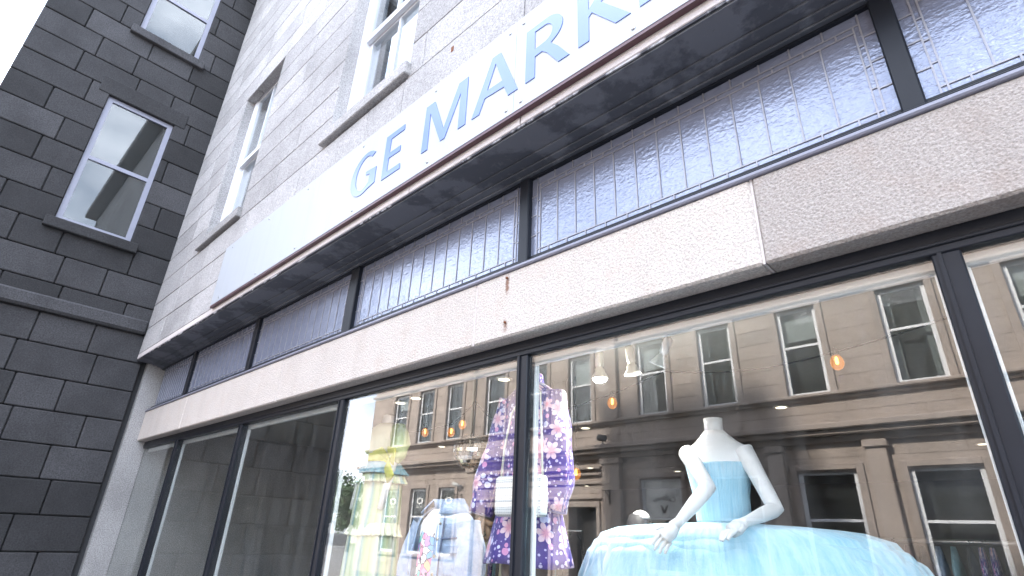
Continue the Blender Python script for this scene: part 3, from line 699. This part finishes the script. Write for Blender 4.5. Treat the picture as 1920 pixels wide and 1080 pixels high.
# printed roller blind, logos and lettering in the lower windows (they read the right way round from the street)
def onopp(u0, v0, off): return lambda u, v, d: (u0 - u, OY + off + d, v0 + v)
bw = lows[-9.1]
rb_ = box('window_vinyl', -8.995, -7.905, OY - .0995, OY - .094, 2.285, 3.235, 'blind_print', bw)
txt = 'Callaway'; R_ = .62
widths = [.105, .085, .05, .05, .085, .115, .085, .085]; tot = sum(widths); acc = -tot / 2
for ch, wd in zip(txt, widths):
    am = (acc + wd / 2) / R_; acc += wd; ca, sa = math.cos(-am), math.sin(-am); base = onopp(-8.42, 2.66 - R_ + .08, -.092)
    fn = (lambda ca, sa, am, base: lambda u, v, d: base(R_ * math.sin(am) + u * ca - v * sa, R_ * math.cos(am) + u * sa + v * ca, d))(ca, sa, am, base)
    flat_shape('lettering', None, .004, 'print_dark', bw, fn, ch, .20)
flat_shape('chevron_mark', [[(-.13, .0), (-.06, .0), (0, -.13), (.06, 0), (.13, 0), (.035, -.21), (-.035, -.21)]], .004, 'print_dark', bw, onopp(-8.42, 2.60, -.092))
for a in (-22.15, -20.25, -18.4):
    wn = lows[a]; xc = a + .53
    flat_shape('ring_logo', [arc(0, 0, .22, .13, 0, 350, 30), arc(0, 0, .14, .075, 0, 350, 30)], .004, 'logo_white', wn, onopp(xc, 2.83, -.096))
    flat_shape('lettering', None, .004, 'logo_white', wn, onopp(xc, 2.56, -.096), 'OAKLEY', .13)
# small wall fittings, each a thing on the wall
cc = thing('security_camera', 'small pale security camera on the sandstone wall above a dark window', 'camera', (-17.1, OY, 3.3))
tube('arm', [(-17.1, OY - .01, 3.25), (-17.1, OY + .12, 3.28)], .02, 'white_paint', cc); tube('housing', [(-17.0, OY + .05, 3.30), (-17.28, OY + .28, 3.42)], [.06, .065], 'white_paint', cc)
fl = thing('floodlight', 'dark square floodlight on the cornice of the sandstone building', 'floodlight', (-10.2, OY + .3, 4.36))
tube('bracket', [(-10.2, OY + .3, 4.355), (-10.2, OY + .3, 4.50)], .025, 'steel', fl); box('head', -10.36, -10.04, OY + .26, OY + .40, 4.47, 4.64, 'print_dark', fl, .02, (.5, .2, 0))
def bracket(x, z, lab):
    br = thing('sign_bracket', lab, 'bracket', (x, OY, z)); tube('arm', [(x, OY - .01, z), (x, OY + .6, z + .02)], .014, 'print_dark', br)
    tube('brace', [(x, OY - .01, z - .28), (x, OY + .42, z)], .014, 'print_dark', br); tube('wall_plate', [(x, OY + .165 if -10.4 < x < -9.7 else OY + .005, z - .34), (x, OY + .165 if -10.4 < x < -9.7 else OY + .005, z + .06)], .02, 'print_dark', br)
bracket(-10.08, 2.98, 'thin black bracket on the pilaster beside the dark doorway'); bracket(-17.0, 3.0, 'thin black bracket under the security camera')

# far end of the street behind: trees and a pale block beyond the sandstone building
fb = thing('far_block', 'pale flat block far beyond the trees at the end of the street', 'building', (-70, -46, 0))
box('wall', -82, -62, -52, -46, -.21, 7.0, 'far_stone', fb); box('roof', -82.3, -61.7, -52.3, -45.7, 7.0, 7.4, 'blind_grey', fb)
for i in range(7):
    for j in range(2):
        wn = box('window', -80.5 + i * 2.7, -79.2 + i * 2.7, -45.99, -45.93, 1.2 + j * 2.9, 3.0 + j * 2.9, 'blind_grey', fb)
def tree(x, y, h, r, lab, seed):
    rt = random.Random(seed); t = thing('street_tree', lab, 'tree', (x, y, -.01), 'trees at the end of the street')
    m = MB(); m.tube([(x, y, -.2), (x + .1, y, h * .35), (x - .05, y + .1, h * .6), (x, y, h * .8)], [.16, .12, .08, .04], 8)
    for k in range(6):
        a = k * 1.1; m.tube([(x, y, h * (.3 + .06 * k)), (x + r * .7 * math.cos(a), y + r * .7 * math.sin(a), h * (.5 + .06 * k))], [.06, .02], 6)
    m.build('trunk', 'bark', t, True)
    v, f = [], []
    cl = [(rt.gauss(0, r * .45), rt.gauss(0, r * .45), rt.uniform(h * .38, h)) for _ in range(40)]
    for (a, b_, c_) in cl:
        for _ in range(70):
            p = Vector((x + a + rt.gauss(0, r * .16), y + b_ + rt.gauss(0, r * .16), c_ + rt.gauss(0, r * .13))); n = Vector((rt.gauss(0, 1), rt.gauss(0, 1), rt.gauss(0, 1))).normalized(); u = n.orthogonal() * .11; w_ = n.cross(u)
            b = len(v); v += [tuple(p - u), tuple(p + w_ * .6), tuple(p + u), tuple(p - w_ * .6)]; f.append((b, b + 1, b + 2, b + 3))
    cr_ = mesh('crown', v, f, 'leaf', t, False); cr_['kind'] = 'stuff'
tree(-44, -22.5, 5.2, 2.0, 'smaller green tree past the sandstone building', 1); tree(-53, -25, 7.0, 2.6, 'taller green tree past the sandstone building', 2)

# ================================================================ DISPLAY: lamps
def spot(x, y, z, aim, lab, lens='lamp_lens_dim', shell='lamp_cream'):
    t = thing('spotlight', lab, 'spotlight', (x, y, 2.85), 'spotlights over the window display')
    lathe('ceiling_mount', [(.045, 0), (.045, .03), (.02, .05)], (x, y, 2.851), 'lamp_cream', t, 20, (0, 0, -1))
    tube('stem', [(x, y, 2.81), (x, y, z + .07)], .009, 'lamp_cream', t)
    a = Vector(aim).normalized(); p = Vector((x, y, z)) - a * .07
    hd = lathe('lamp_housing', [(.012, -.02), (.022, -.012), (.026, .0), (.026, .075), (.020, .082), (.020, .092), (.030, .098), (.034, .120), (.050, .146), (.052, .154)], p, shell, t, 24, a)
    lathe('lens', [(.020, .152), (.048, .1555), (.040, .172), (.01, .182)] if lens == 'lamp_lens' else [(.020, .150), (.046, .1535), (.045, .155), (.01, .156)], p, lens, t, 24, a)
    bare = lens == 'lamp_lens'; ld = bpy.data.lights.new('spot_beam', 'POINT' if bare else 'SPOT'); ld.energy = 7 if bare else (4.5 if x < -2.2 else 10)
    if not bare: ld.spot_size = math.radians(110); ld.spot_blend = .6
    ld.shadow_soft_size = .04; ld.color = (1, .96, .9)
    lo = bpy.data.objects.new('spot_beam', ld); reg(lo, p + a * .19, t); lo.rotation_euler = (-a).to_track_quat('Z', 'Y').to_euler()
spot(-1.915, 2.75, 2.60, (-.02, .05, -1), 'cream spotlight pointing straight down with glaring bulb', 'lamp_lens')
spot(-1.687, 2.75, 2.585, (.03, .12, -1), 'cream spotlight with wide bell shade between two others')
spot(-1.47, 2.75, 2.60, (-.55, .05, -.9), 'cream spotlight tilted sideways at end of the row', shell='white_paint')
spot(-2.53, 2.52, 2.735, (-.45, -.05, -1), 'cream spotlight tucked up behind the window head above the denim jacket')
dls = [(-4.55, 3.30), (-4.87, 3.34), (-3.30, 3.30), (-4.06, 5.5), (-6.9, 5.6), (-5.9, 5.7), (-6.4, 8.8), (-8.7, 11.8), (-5.2, 9.9), (-1.8, 5.6), (-.6, 8.8)]
for i, (x, y) in enumerate(dls):
    t = thing('downlight', 'small round recessed ceiling downlight inside the shop', 'downlight', (x, y, 2.85), 'ceiling downlights inside the shop')
    lathe('rim', [(.075, 0), (.075, .006), (.055, .008)], (x, y, 2.8505), 'lamp_cream', t, 20, (0, 0, -1)); lathe('lens', [(.052, .001), (.05, .010), (.02, .013)], (x, y, 2.8505), 'downlight_lens', t, 20, (0, 0, -1))
def bulb(par, x, y, z, top):
    lathe('socket', [(.012, .02), (.018, .03), (.018, .06), (.006, .075)], (x, y, z + .01), 'cord_black', par, 14)
    lathe('bulb', [(.006, -.052), (.024, -.043), (.036, -.022), (.038, 0), (.028, .026), (.015, .042)], (x, y, z), 'bulb_amber', par, 18); lathe('filament', [(.004, -.018), (.009, -.010), (.009, .018), (.004, .03)], (x, y, z), 'filament', par, 10)
def sag(a, b, s, n=10):
    a, b = Vector(a), Vector(b); return [tuple(a.lerp(b, i / n) - Vector((0, 0, s * 4 * (i / n) * (1 - i / n)))) for i in range(n + 1)]
def festoon(lab, pts, bulbs, sg_=.03):
    t = thing('festoon_string', lab, 'string lights', pts[0]); m = MB()
    for a, b_ in zip(pts, pts[1:]): m.tube(sag(a, b_, sg_), .005, 6)
    m.build('cable', 'cord_black', t, True)
    for p in (pts[0], pts[-1]) + tuple(q for q in pts[1:-1] if q[2] > 2.75): tube('hook', [(p[0], p[1], p[2] - .01), (p[0], p[1], 2.852)], .004, 'steel', t, 6)
    for (x, y, z) in bulbs: bulb(t, x, y, z, 0)
festoon('black festoon cable with two amber bulbs above the mirror ball', [(-5.2, 3.6, 2.60), (-4.30, 3.6, 2.61), (-3.985, 3.6, 2.80), (-3.62, 3.6, 2.52), (-3.0, 3.6, 2.55)], [(-4.15, 3.6, 2.595), (-4.309, 3.6, 2.535)], .015)
festoon('black festoon cable with one amber bulb behind the spotlights', [(-2.84, 3.6, 2.59), (-1.935, 3.6, 2.76), (-1.2, 3.6, 2.66), (-.2, 3.6, 2.78)], [(-2.396, 3.6, 2.588), (-.8, 3.6, 2.63)], .02)
for (x, z, lab) in ((-2.755, 2.077, 'amber pendant bulb hanging low behind the purple dress'), (-4.734, 2.571, 'amber pendant bulb hanging high behind the yellow frock')):
    t = thing('pendant_bulb', lab, 'bulb', (x, 3.6, 2.85)); tube('cord', [(x, 3.6, 2.851), (x, 3.6, z + .07)], .004, 'cord_black', t, 6); bulb(t, x, 3.6, z, 0)
# mirror ball
bl = thing('mirror_ball', 'mirror ball with square silver tiles hanging in the display', 'mirror ball', (-3.32, 3.0, 2.85))
BC, BR = Vector((-3.32, 3.0, 2.20)), .142
lathe('core', [(.004, -BR * .97)] + [(BR * .97 * math.cos(math.radians(a)), BR * .97 * math.sin(math.radians(a))) for a in range(-80, 81, 10)] + [(.004, BR * .97)], BC, 'print_dark', bl, 24)
v, f = [], []; nl = 15
for i in range(nl):
    t0, t1 = -PI / 2 + PI * (i + .05) / nl, -PI / 2 + PI * (i + .95) / nl; n = max(4, round(30 * math.cos((t0 + t1) / 2)))
    for k in range(n):
        a0, a1 = 2 * PI * (k + .05) / n, 2 * PI * (k + .95) / n; b = len(v); tilt = random.uniform(-.012, .012)
        for (tt, aa, e_) in ((t0, a0, tilt), (t0, a1, -tilt), (t1, a1, -tilt), (t1, a0, tilt)): r_ = BR * (1 + e_ * .4); v.append(tuple(BC + Vector((math.cos(tt) * math.cos(aa), math.cos(tt) * math.sin(aa), math.sin(tt))) * r_))
        f.append((b, b + 1, b + 2, b + 3))
mt = mesh('mirror_tiles', v, f, 'mirror_tile', bl, False, solid=.002); mt['kind'] = 'stuff'
tube('cord', [(-3.32, 3.0, 2.30), (-3.32, 3.0, 2.851)], .003, 'steel', bl, 6)

# ================================================================ DISPLAY: clothed figures
def stand(root, x, y, ztop, mat='steel'):
    tube('stand_pole', [(x, y, .52), (x, y, ztop)], .014, mat, root, 10); lathe('stand_base', [(.16, 0), (.16, .012), (.03, .022)], (x, y, .519), mat, root, 24)
# --- purple floral dress
px, py = -2.215, 2.46
pf = thing('purple_dress_figure', 'dark mannequin in a purple floral long-sleeved mini dress behind the window post', 'mannequin', (px, py, .52))
lathe('neck', [(.045, 0), (.05, .06), (.046, .12), (.02, .13)], (px, py, 2.42), 'skin_brown', pf)
dr_r = [(2.46, px, py, .075, .065), (2.43, px, py, .12, .075), (2.39, px, py, .185, .09), (2.33, px, py, .20, .105), (2.10, px, py, .185, .12), (1.93, px, py, .175, .115), (1.72, px, py, .215, .135), (1.466, px, py, .285, .17)]
dr = loft('dress', dr_r, 'purple_floral', pf, fold=.05, nfold=9, seed=2, jag=.006)
loft('collar', [(2.515, px, py, .068, .06), (2.44, px, py, .082, .072)], 'purple_floral', dr, fold=.02, fine=6, seed=4)
for s_, pts, sd_ in ((1, [(px + .17, py, 2.38), (px + .205, py - .005, 2.12), (px + .225, py - .02, 1.90), (px + .225, py - .05, 1.73)], 3), (-1, [(px - .17, py, 2.38), (px - .235, py - .01, 2.12), (px - .28, py - .05, 1.90), (px - .30, py - .09, 1.715)], 6)):
    sleeve('sleeve', pts, [.075, .084, .090, .066], 'purple_floral', pf, wob=.05, seed=sd_, uvoff=.3 * s_)
for s_ in (-1, 1): tube('leg', [(px + .085 * s_, py, 1.55), (px + .085 * s_, py, 1.30), (px + .08 * s_, py, 1.02), (px + .075 * s_, py + .02, .80), (px + .07 * s_, py, .60), (px + .07 * s_, py - .06, .53)], [.085, .078, .055, .058, .035, .035], 'skin_brown', pf)
# --- white bag on a cord
bx_, by_ = -2.10, 2.265
bgt = thing('shoulder_bag', 'white perforated shoulder bag hanging on a thin pale strap before the purple dress', 'bag', (bx_, by_, 1.69))
bm = bmesh.new(); bmesh.ops.create_cube(bm, size=1); bmesh.ops.scale(bm, vec=(.33, .075, .205), verts=bm.verts); bmesh.ops.bevel(bm, geom=bm.edges[:], offset=.028, segments=4, affect='EDGES', profile=.6)
me = bpy.data.meshes.new('pouch'); bm.to_mesh(me); bm.free(); me.polygons.foreach_set('use_smooth', [True] * len(me.polygons)); me.materials.append(M['bag_mesh'])
o = bpy.data.objects.new('pouch', me); reg(o, (bx_, by_, 1.80), bgt)
tube('strap', [(bx_ - .15, by_, 1.89), (bx_ - .14, by_ + .005, 2.05), (bx_ - .12, by_ + .03, 2.25), (bx_ - .10, by_ + .09, 2.36), (bx_ - .06, by_ + .16, 2.425), (bx_ + .02, by_ + .12, 2.38), (bx_ + .10, by_ + .04, 2.2), (bx_ + .14, by_ + .005, 2.0), (bx_ + .15, by_, 1.89)], .006, 'cord_white', bgt, 8)
lathe('clasp', [(.02, 0), (.02, .008), (.008, .012)], (bx_, by_ - .036, 1.82), 'button_metal', bgt, 14, (0, -1, 0))
# --- denim jacket bust
jx, jy = -2.935, 2.47
jf = thing('denim_jacket_bust', 'bust form in a pale oversized denim jacket over a printed white tee', 'mannequin', (jx, jy, .52))
stand(jf, jx, jy, 1.1)
lathe('form', [(.08, 0), (.11, .05), (.10, .25), (.10, .5), (.08, .60), (.05, .66), (.046, .72), (.02, .73)], (jx, jy, 1.05), 'shop_wall', jf)
loft('tee', [(1.745, jx, jy, .085, .075), (1.72, jx, jy, .135, .095), (1.66, jx, jy, .19, .125), (1.45, jx, jy, .185, .14), (1.10, jx, jy, .18, .14)], 'printed_tee', jf, fold=.02, nfold=5, seed=9)
jr = [(1.755, jx, jy + .01, .09, .085), (1.73, jx, jy + .005, .16, .10), (1.695, jx, jy, .225, .118), (1.62, jx, jy, .25, .14), (1.45, jx, jy, .25, .165), (1.20, jx, jy, .245, .165), (1.00, jx, jy, .225, .15)]
jk = loft('jacket', jr, 'denim', jf, a0=-90 + 20, a1=270 - 34, seg=90, fold=.025, nfold=7, seed=5, solid=.006)
def jsurf(adeg, z, off=.008):
    zz, cx, cyy, rx, ry = ring_at(jr, z); a = math.radians(adeg); return (cx + (rx + off) * math.cos(a), cyy + (ry + off) * math.sin(a), z)
def patch(name, outline, mat, par, off=.008, n=6, solid=.004):
    """four corners (angle, z) laid on the jacket surface"""
    (a0, z0), (a1, z1), (a2, z2), (a3, z3) = outline; v, f = [], []
    for i in range(n + 1):
        for j in range(n + 1):
            s_, t = i / n, j / n; a = (a0 * (1 - s_) + a1 * s_) * (1 - t) + (a3 * (1 - s_) + a2 * s_) * t; z_ = (z0 * (1 - s_) + z1 * s_) * (1 - t) + (z3 * (1 - s_) + z2 * s_) * t
            v.append(jsurf(a, z_, off))
    for i in range(n):
        for j in range(n): f.append((i * (n + 1) + j, (i + 1) * (n + 1) + j, (i + 1) * (n + 1) + j + 1, i * (n + 1) + j + 1))
    return mesh(name, v, f, mat, par, True, solid=solid)
patch('yoke', [(-58, 1.66), (-5, 1.665), (0, 1.585), (-60, 1.57)], 'denim_dark', jk, .006, 10, .003)
patch('button_placket', [(-71, 1.70), (-61, 1.70), (-57, 1.02), (-69, 1.02)], 'denim', jk, .008, 10)
patch('chest_pocket', [(-54, 1.535), (-22, 1.535), (-25, 1.37), (-51, 1.37)], 'denim', jk, .007)
patch('pocket_flap', [(-55, 1.545), (-21, 1.545), (-22, 1.50), (-52, 1.495)], 'denim_dark', jk, .026, 6, .008)
patch('chest_pocket', [(-122, 1.535), (-140, 1.535), (-138, 1.37), (-124, 1.37)], 'denim', jk, .007)
for (aa, za, ab, zb) in ((-60, 1.575, 10, 1.60), (-38, 1.37, -44, 1.02), (-30, 1.37, -26, 1.02), (-54, 1.37, -60, 1.02), (-59, 1.70, -56, 1.02), (8, 1.68, 14, 1.30)):
    pts = [jsurf(aa + (ab - aa) * i / 14, za + (zb - za) * i / 14, .014) for i in range(15)]; tube('seam', pts, .0052, 'stitch', jk, 6)
for zb in (1.66, 1.575, 1.48, 1.385, 1.29): lathe('button', [(.010, 0), (.009, .003), (.003, .005)], jsurf(-66, zb, .013), 'button_metal', jk, 10, (.4, -1, 0))
lathe('button', [(.009, 0), (.008, .003), (.003, .005)], jsurf(-38, 1.515, .022), 'button_metal', jk, 10, (.6, -1, 0))
# collar: a stand-up band with folded lapels
v, f = [], []; n = 28
for i in range(n + 1):
    a = math.radians(-62 + (304 * i / n)); fr = abs(i / n - .5) * 2; k = 1 - fr
    for (r_, z_) in ((.088, 1.735), (.093, 1.775 + .02 * k), (.105, 1.80 + .018 * k), (.125 + .03 * fr, 1.765 + .01 * k - .015 * fr), (.150 + .035 * fr, 1.735 - .02 * fr)): v.append((jx + r_ * math.cos(a), jy + .01 + r_ * .9 * math.sin(a), z_))
for i in range(n):
    for j in range(4): f.append((i * 5 + j, (i + 1) * 5 + j, (i + 1) * 5 + j + 1, i * 5 + j + 1))
mesh('collar', v, f, 'denim_dark', jk, True, solid=.008)
for s_, pts, sd_ in ((1, [(jx + .20, jy, 1.665), (jx + .245, jy, 1.50), (jx + .27, jy - .01, 1.28), (jx + .265, jy - .05, 1.02)], 1), (-1, [(jx - .20, jy, 1.665), (jx - .275, jy, 1.50), (jx - .31, jy - .01, 1.28), (jx - .30, jy - .05, 1.02)], 2)):
    sl = sleeve('sleeve', pts, [.085, .098, .092, .075], 'denim', jf, wob=.035, seed=sd_)
# --- yellow frock
fx_, fy_ = -3.90, 2.58
ff = thing('yellow_frock_figure', 'pale mannequin in a yellow green ruffled frock with a bow at the waist', 'mannequin', (fx_, fy_, .52))
stand(ff, fx_, fy_, 1.5)
lathe('neck', [(.045, 0), (.048, .06), (.044, .11), (.02, .12)], (fx_, fy_, 2.36), 'skin_white', ff)
loft('bodice', [(2.40, fx_, fy_, .09, .07), (2.37, fx_, fy_, .165, .09), (2.30, fx_, fy_, .18, .11), (2.14, fx_, fy_, .125, .10), (2.10, fx_, fy_, .125, .10)], 'bodice_pale', ff, fold=.02, seed=3)
for s_ in (1, -1): sleeve('puff_sleeve', [(fx_ + .15 * s_, fy_, 2.36), (fx_ + .215 * s_, fy_ - .01, 2.28), (fx_ + .225 * s_, fy_ - .02, 2.16), (fx_ + .20 * s_, fy_ - .04, 2.10)], [.055, .074, .072, .042], 'sleeve_lime', ff, wob=.09, seed=4 + s_)
for s_ in (1, -1): tube('arm', [(fx_ + .20 * s_, fy_ - .04, 2.12), (fx_ + .20 * s_, fy_ - .06, 1.95), (fx_ + .19 * s_, fy_ - .10, 1.75)], [.034, .03, .022], 'skin_white', ff)
lf = loft('waist_sash', [(2.165, fx_, fy_, .135, .11), (2.10, fx_, fy_, .14, .115)], 'ribbon_yellow', ff, fold=.02, fine=6)
sk = loft('skirt', [(2.10, fx_, fy_, .135, .11), (2.0, fx_, fy_, .19, .15), (1.75, fx_, fy_, .205, .17), (1.30, fx_, fy_, .22, .19), (.95, fx_, fy_, .23, .20)], 'pastel_stripe', ff, fold=.10, nfold=13, seed=8, seg=120)
for zt, r0, r1, mt_ in ((2.095, .16, .235, 'ruffle_teal'), (2.03, .19, .23, 'pastel_stripe'), (1.66, .21, .235, 'bodice_pale')):
    loft('ruffle', [(zt, fx_, fy_, r0, r0 * .8), (zt - .09, fx_, fy_, r1, r1 * .8)], mt_, sk, fold=.10, nfold=21, seed=int(zt * 10), seg=160, fine=8, jag=.004)
bwx, bwy, bwz = fx_ + .15, fy_ - .05, 2.12
bo = lathe('bow_knot', [(.012, -.022), (.024, -.012), (.026, .012), (.012, .022)], (bwx, bwy, bwz), 'ribbon_yellow', ff, 14, (1, .2, 0))
for s_ in (1, -1):
    tube('bow_loop', [(bwx, bwy, bwz), (bwx + .05 * s_, bwy - .04, bwz + .05), (bwx + .12 * s_, bwy - .04, bwz + .035), (bwx + .11 * s_, bwy - .04, bwz - .03), (bwx, bwy, bwz)], [.018, .036, .042, .036, .018], 'ribbon_yellow', ff, 10, .35)
    tube('bow_tail', [(bwx, bwy, bwz), (bwx + .06 * s_, bwy - .05, bwz - .065), (bwx + .14 * s_, bwy - .06, bwz - .16)], [.018, .040, .050], 'ribbon_yellow', ff, 10, .3)
# --- blue tutu mannequin
tx, ty = -1.23, 2.76
tf = thing('tutu_figure', 'white mannequin in a pale blue layered tutu with one hand resting forward', 'mannequin', (tx, ty, .52))
bodyv = [(.05, .0)]
loft('torso', [(2.13, tx, ty, .05, .05), (2.08, tx, ty, .10, .06), (2.04, tx, ty, .165, .075), (1.95, tx, ty, .155, .105), (1.82, tx, ty, .125, .095), (1.72, tx, ty, .115, .09), (1.55, tx, ty, .16, .12), (1.35, tx, ty, .15, .12)], 'skin_white', tf, fold=0, cap=True)
lathe('neck', [(.047, 0), (.045, .05), (.047, .085), (.02, .09)], (tx, ty, 2.11), 'skin_white', tf)
loft('bodice', [(1.97, tx, ty, .162, .112), (1.82, tx, ty, .132, .102), (1.70, tx, ty, .125, .10)], 'tulle_blue', tf, fold=.01)
for k, (zr, rr, dz, mt_) in enumerate(((1.70, .60, .0, 'tulle_blue'), (1.672, .64, -.03, 'tulle_blue'), (1.645, .67, -.07, 'tulle_blue'), (1.60, .685, -.13, 'tulle_white'))):
    loft('tutu_layer', [(zr, tx, ty, .12, .10), (zr - .008, tx, ty, .32, .17), (zr - .025, tx, ty, rr * .93, rr * .42), (zr - .06 + dz * .3, tx, ty, rr * 1.13, rr * .47), (zr - .13 + dz, tx, ty, rr * 1.21, rr * .50), (zr - .26 + dz, tx, ty, rr * 1.25, rr * .52)], mt_, tf, fold=.055, top_fold=.010, nfold=17, seed=20 + k, seg=320, fine=26, jag=.014)
for s_ in (-1, 1): tube('leg', [(tx + .075 * s_, ty, 1.40), (tx + .075 * s_, ty, 1.05), (tx + .07 * s_, ty, .80), (tx + .07 * s_, ty, .60), (tx + .07 * s_, ty - .06, .53)], [.075, .052, .05, .034, .034], 'skin_white', tf)
def limb(name, pts, rad, root): return sleeve(name, pts, rad, 'skin_white', root, seg=14, wob=0, sub=4)
sh = Vector((tx - .145, ty - .02, 2.03)); el_ = Vector((-1.17, 2.50, 1.84)); wr = Vector((-1.265, 2.385, 1.690))
arm = limb('arm', [sh, sh.lerp(el_, .5), el_, el_.lerp(wr, .5), wr, wr + Vector((-.03, -.005, -.02))], [.045, .038, .034, .031, .021, .024], tf)
def hand(wr, hv, hs, root):
    """palm, four bent fingers of unequal length and a thumb off the palm's side"""
    hv = Vector(hv).normalized(); hs = Vector(hs); hs = (hs - hv * hs.dot(hv)).normalized(); pc = wr + hv * .02
    limb('palm', [pc, pc + hv * .035, pc + hv * .075], [.022, .031, .028], root)
    for i, (o_, ln_, bend) in enumerate(((-.026, .062, .30), (-.009, .074, .22), (.009, .070, .30), (.025, .055, .42))):
        b_ = pc + hv * .068 + hs * o_; d1 = (hv + hs * o_ * 3).normalized(); p1 = b_ + d1 * ln_ * .45; d2 = (d1 + Vector((.15, .1, -.9)) * bend).normalized(); p2 = p1 + d2 * ln_ * .32; p3 = p2 + (d2 + Vector((.1, .1, -.6)) * bend).normalized() * ln_ * .25
        limb('finger', [b_, p1, p2, p3], [.0095, .0088, .008, .005], root)
    tb = pc + hv * .03 - hs * .02; limb('thumb', [tb, tb - hs * .022 + hv * .015, tb - hs * .03 + hv * .045], [.011, .010, .006], root)
hand(wr, (-.045, -.015, -.05), (.75, .35, -.55), tf)
sh2 = Vector((tx + .145, ty - .02, 2.03)); el2 = Vector((tx + .27, ty - .06, 1.76)); wr2 = Vector((tx + .22, ty - .27, 1.70))
limb('arm', [sh2, sh2.lerp(el2, .5), el2, el2.lerp(wr2, .5), wr2, wr2 + Vector((-.01, -.03, -.012))], [.045, .038, .034, .030, .021, .023], tf)
hand(wr2, (-.05, -.09, -.05), (-.8, .4, 0), tf)
# --- dark hat stand with a white cap
hx, hy = -1.965, 3.2
hf = thing('hat_stand', 'dark hat form wearing a small white cap behind the blue tutu', 'hat stand', (hx, hy, .52))
stand(hf, hx, hy, 1.5, 'cord_black'); lathe('form', [(.03, -.20), (.06, -.15), (.074, -.06), (.074, .03), (.06, .07), (.02, .088), (.004, .09)], (hx, hy, 1.685), 'print_dark', hf)
lathe('cap', [(.058, .055), (.056, .068), (.046, .086), (.026, .100), (.004, .106)], (hx + .012, hy, 1.68), 'skin_white', hf)
# --- carved wooden stand with a yellow strip coloured as a lit gap
kx, ky = -3.33, 3.15
kf = thing('carved_stand', 'carved brown wooden stand with curling arms between jacket and purple dress', 'stand', (kx, ky, .52))
m = MB(); m.tube([(kx - .06, ky, .515), (kx - .06, ky, 1.45), (kx - .02, ky, 1.60), (kx + .06, ky, 1.70), (kx + .12, ky, 1.68)], [.03, .028, .026, .03, .02], 12)
m.tube([(kx - .06, ky, 1.48), (kx - .10, ky, 1.60), (kx - .06, ky, 1.69), (kx - .01, ky, 1.72)], [.026, .024, .024, .014], 12); m.tube([(kx + .06, ky, 1.70), (kx + .10, ky, 1.60), (kx + .04, ky, 1.57), (kx - .02, ky, 1.60)], [.02, .022, .02, .014], 12); m.build('carving', 'wood_carved', kf, True)
lathe('foot', [(.15, 0), (.15, .03), (.04, .06)], (kx - .06, ky, .519), 'wood_carved', kf)
box('lit_gap_strip', kx - .02, kx + .025, ky + .03, ky + .04, .9, 1.58, 'ribbon_yellow', kf)  # yellow strip: the light of a lit gap put into its colour
# --- clothes rails deep in the shop
def rail(x0, x1, y, lab, seed):
    rr = random.Random(seed); t = thing('clothes_rail', lab, 'clothes rail', ((x0 + x1) / 2, y, .02), 'clothes rails deep in the shop')
    m = MB()
    for x in (x0, x1): m.tube([(x, y, .015), (x, y, 1.7)], .014, 8); m.tube([(x, y - .22, .03), (x, y + .22, .03)], .014, 8)
    m.tube([(x0, y, 1.69), (x1, y, 1.69)], .014, 8); m.build('rail_frame', 'steel', t, True)
    x = x0 + .06
    while x < x1 - .05:
        g = loft('hanging_garment', [(1.66, x, y, .012, .03), (1.60, x, y, .02, .19), (1.2, x, y, .024, .21), (.75 - rr.uniform(0, .2), x, y, .026, .23)], rr.choice(['denim', 'purple_floral', 'ruffle_teal', 'dark_green', 'print_dark', 'bodice_pale', 'trim_maroon']), t, fold=.05, seg=24, fine=8, seed=int(x * 100)); x += rr.uniform(.055, .09)
rail(-5.6, -3.9, 5.2, 'clothes rail packed with garments behind the yellow frock', 1); rail(-1.3, .6, 5.0, 'clothes rail packed with garments behind the tutu figure', 2)
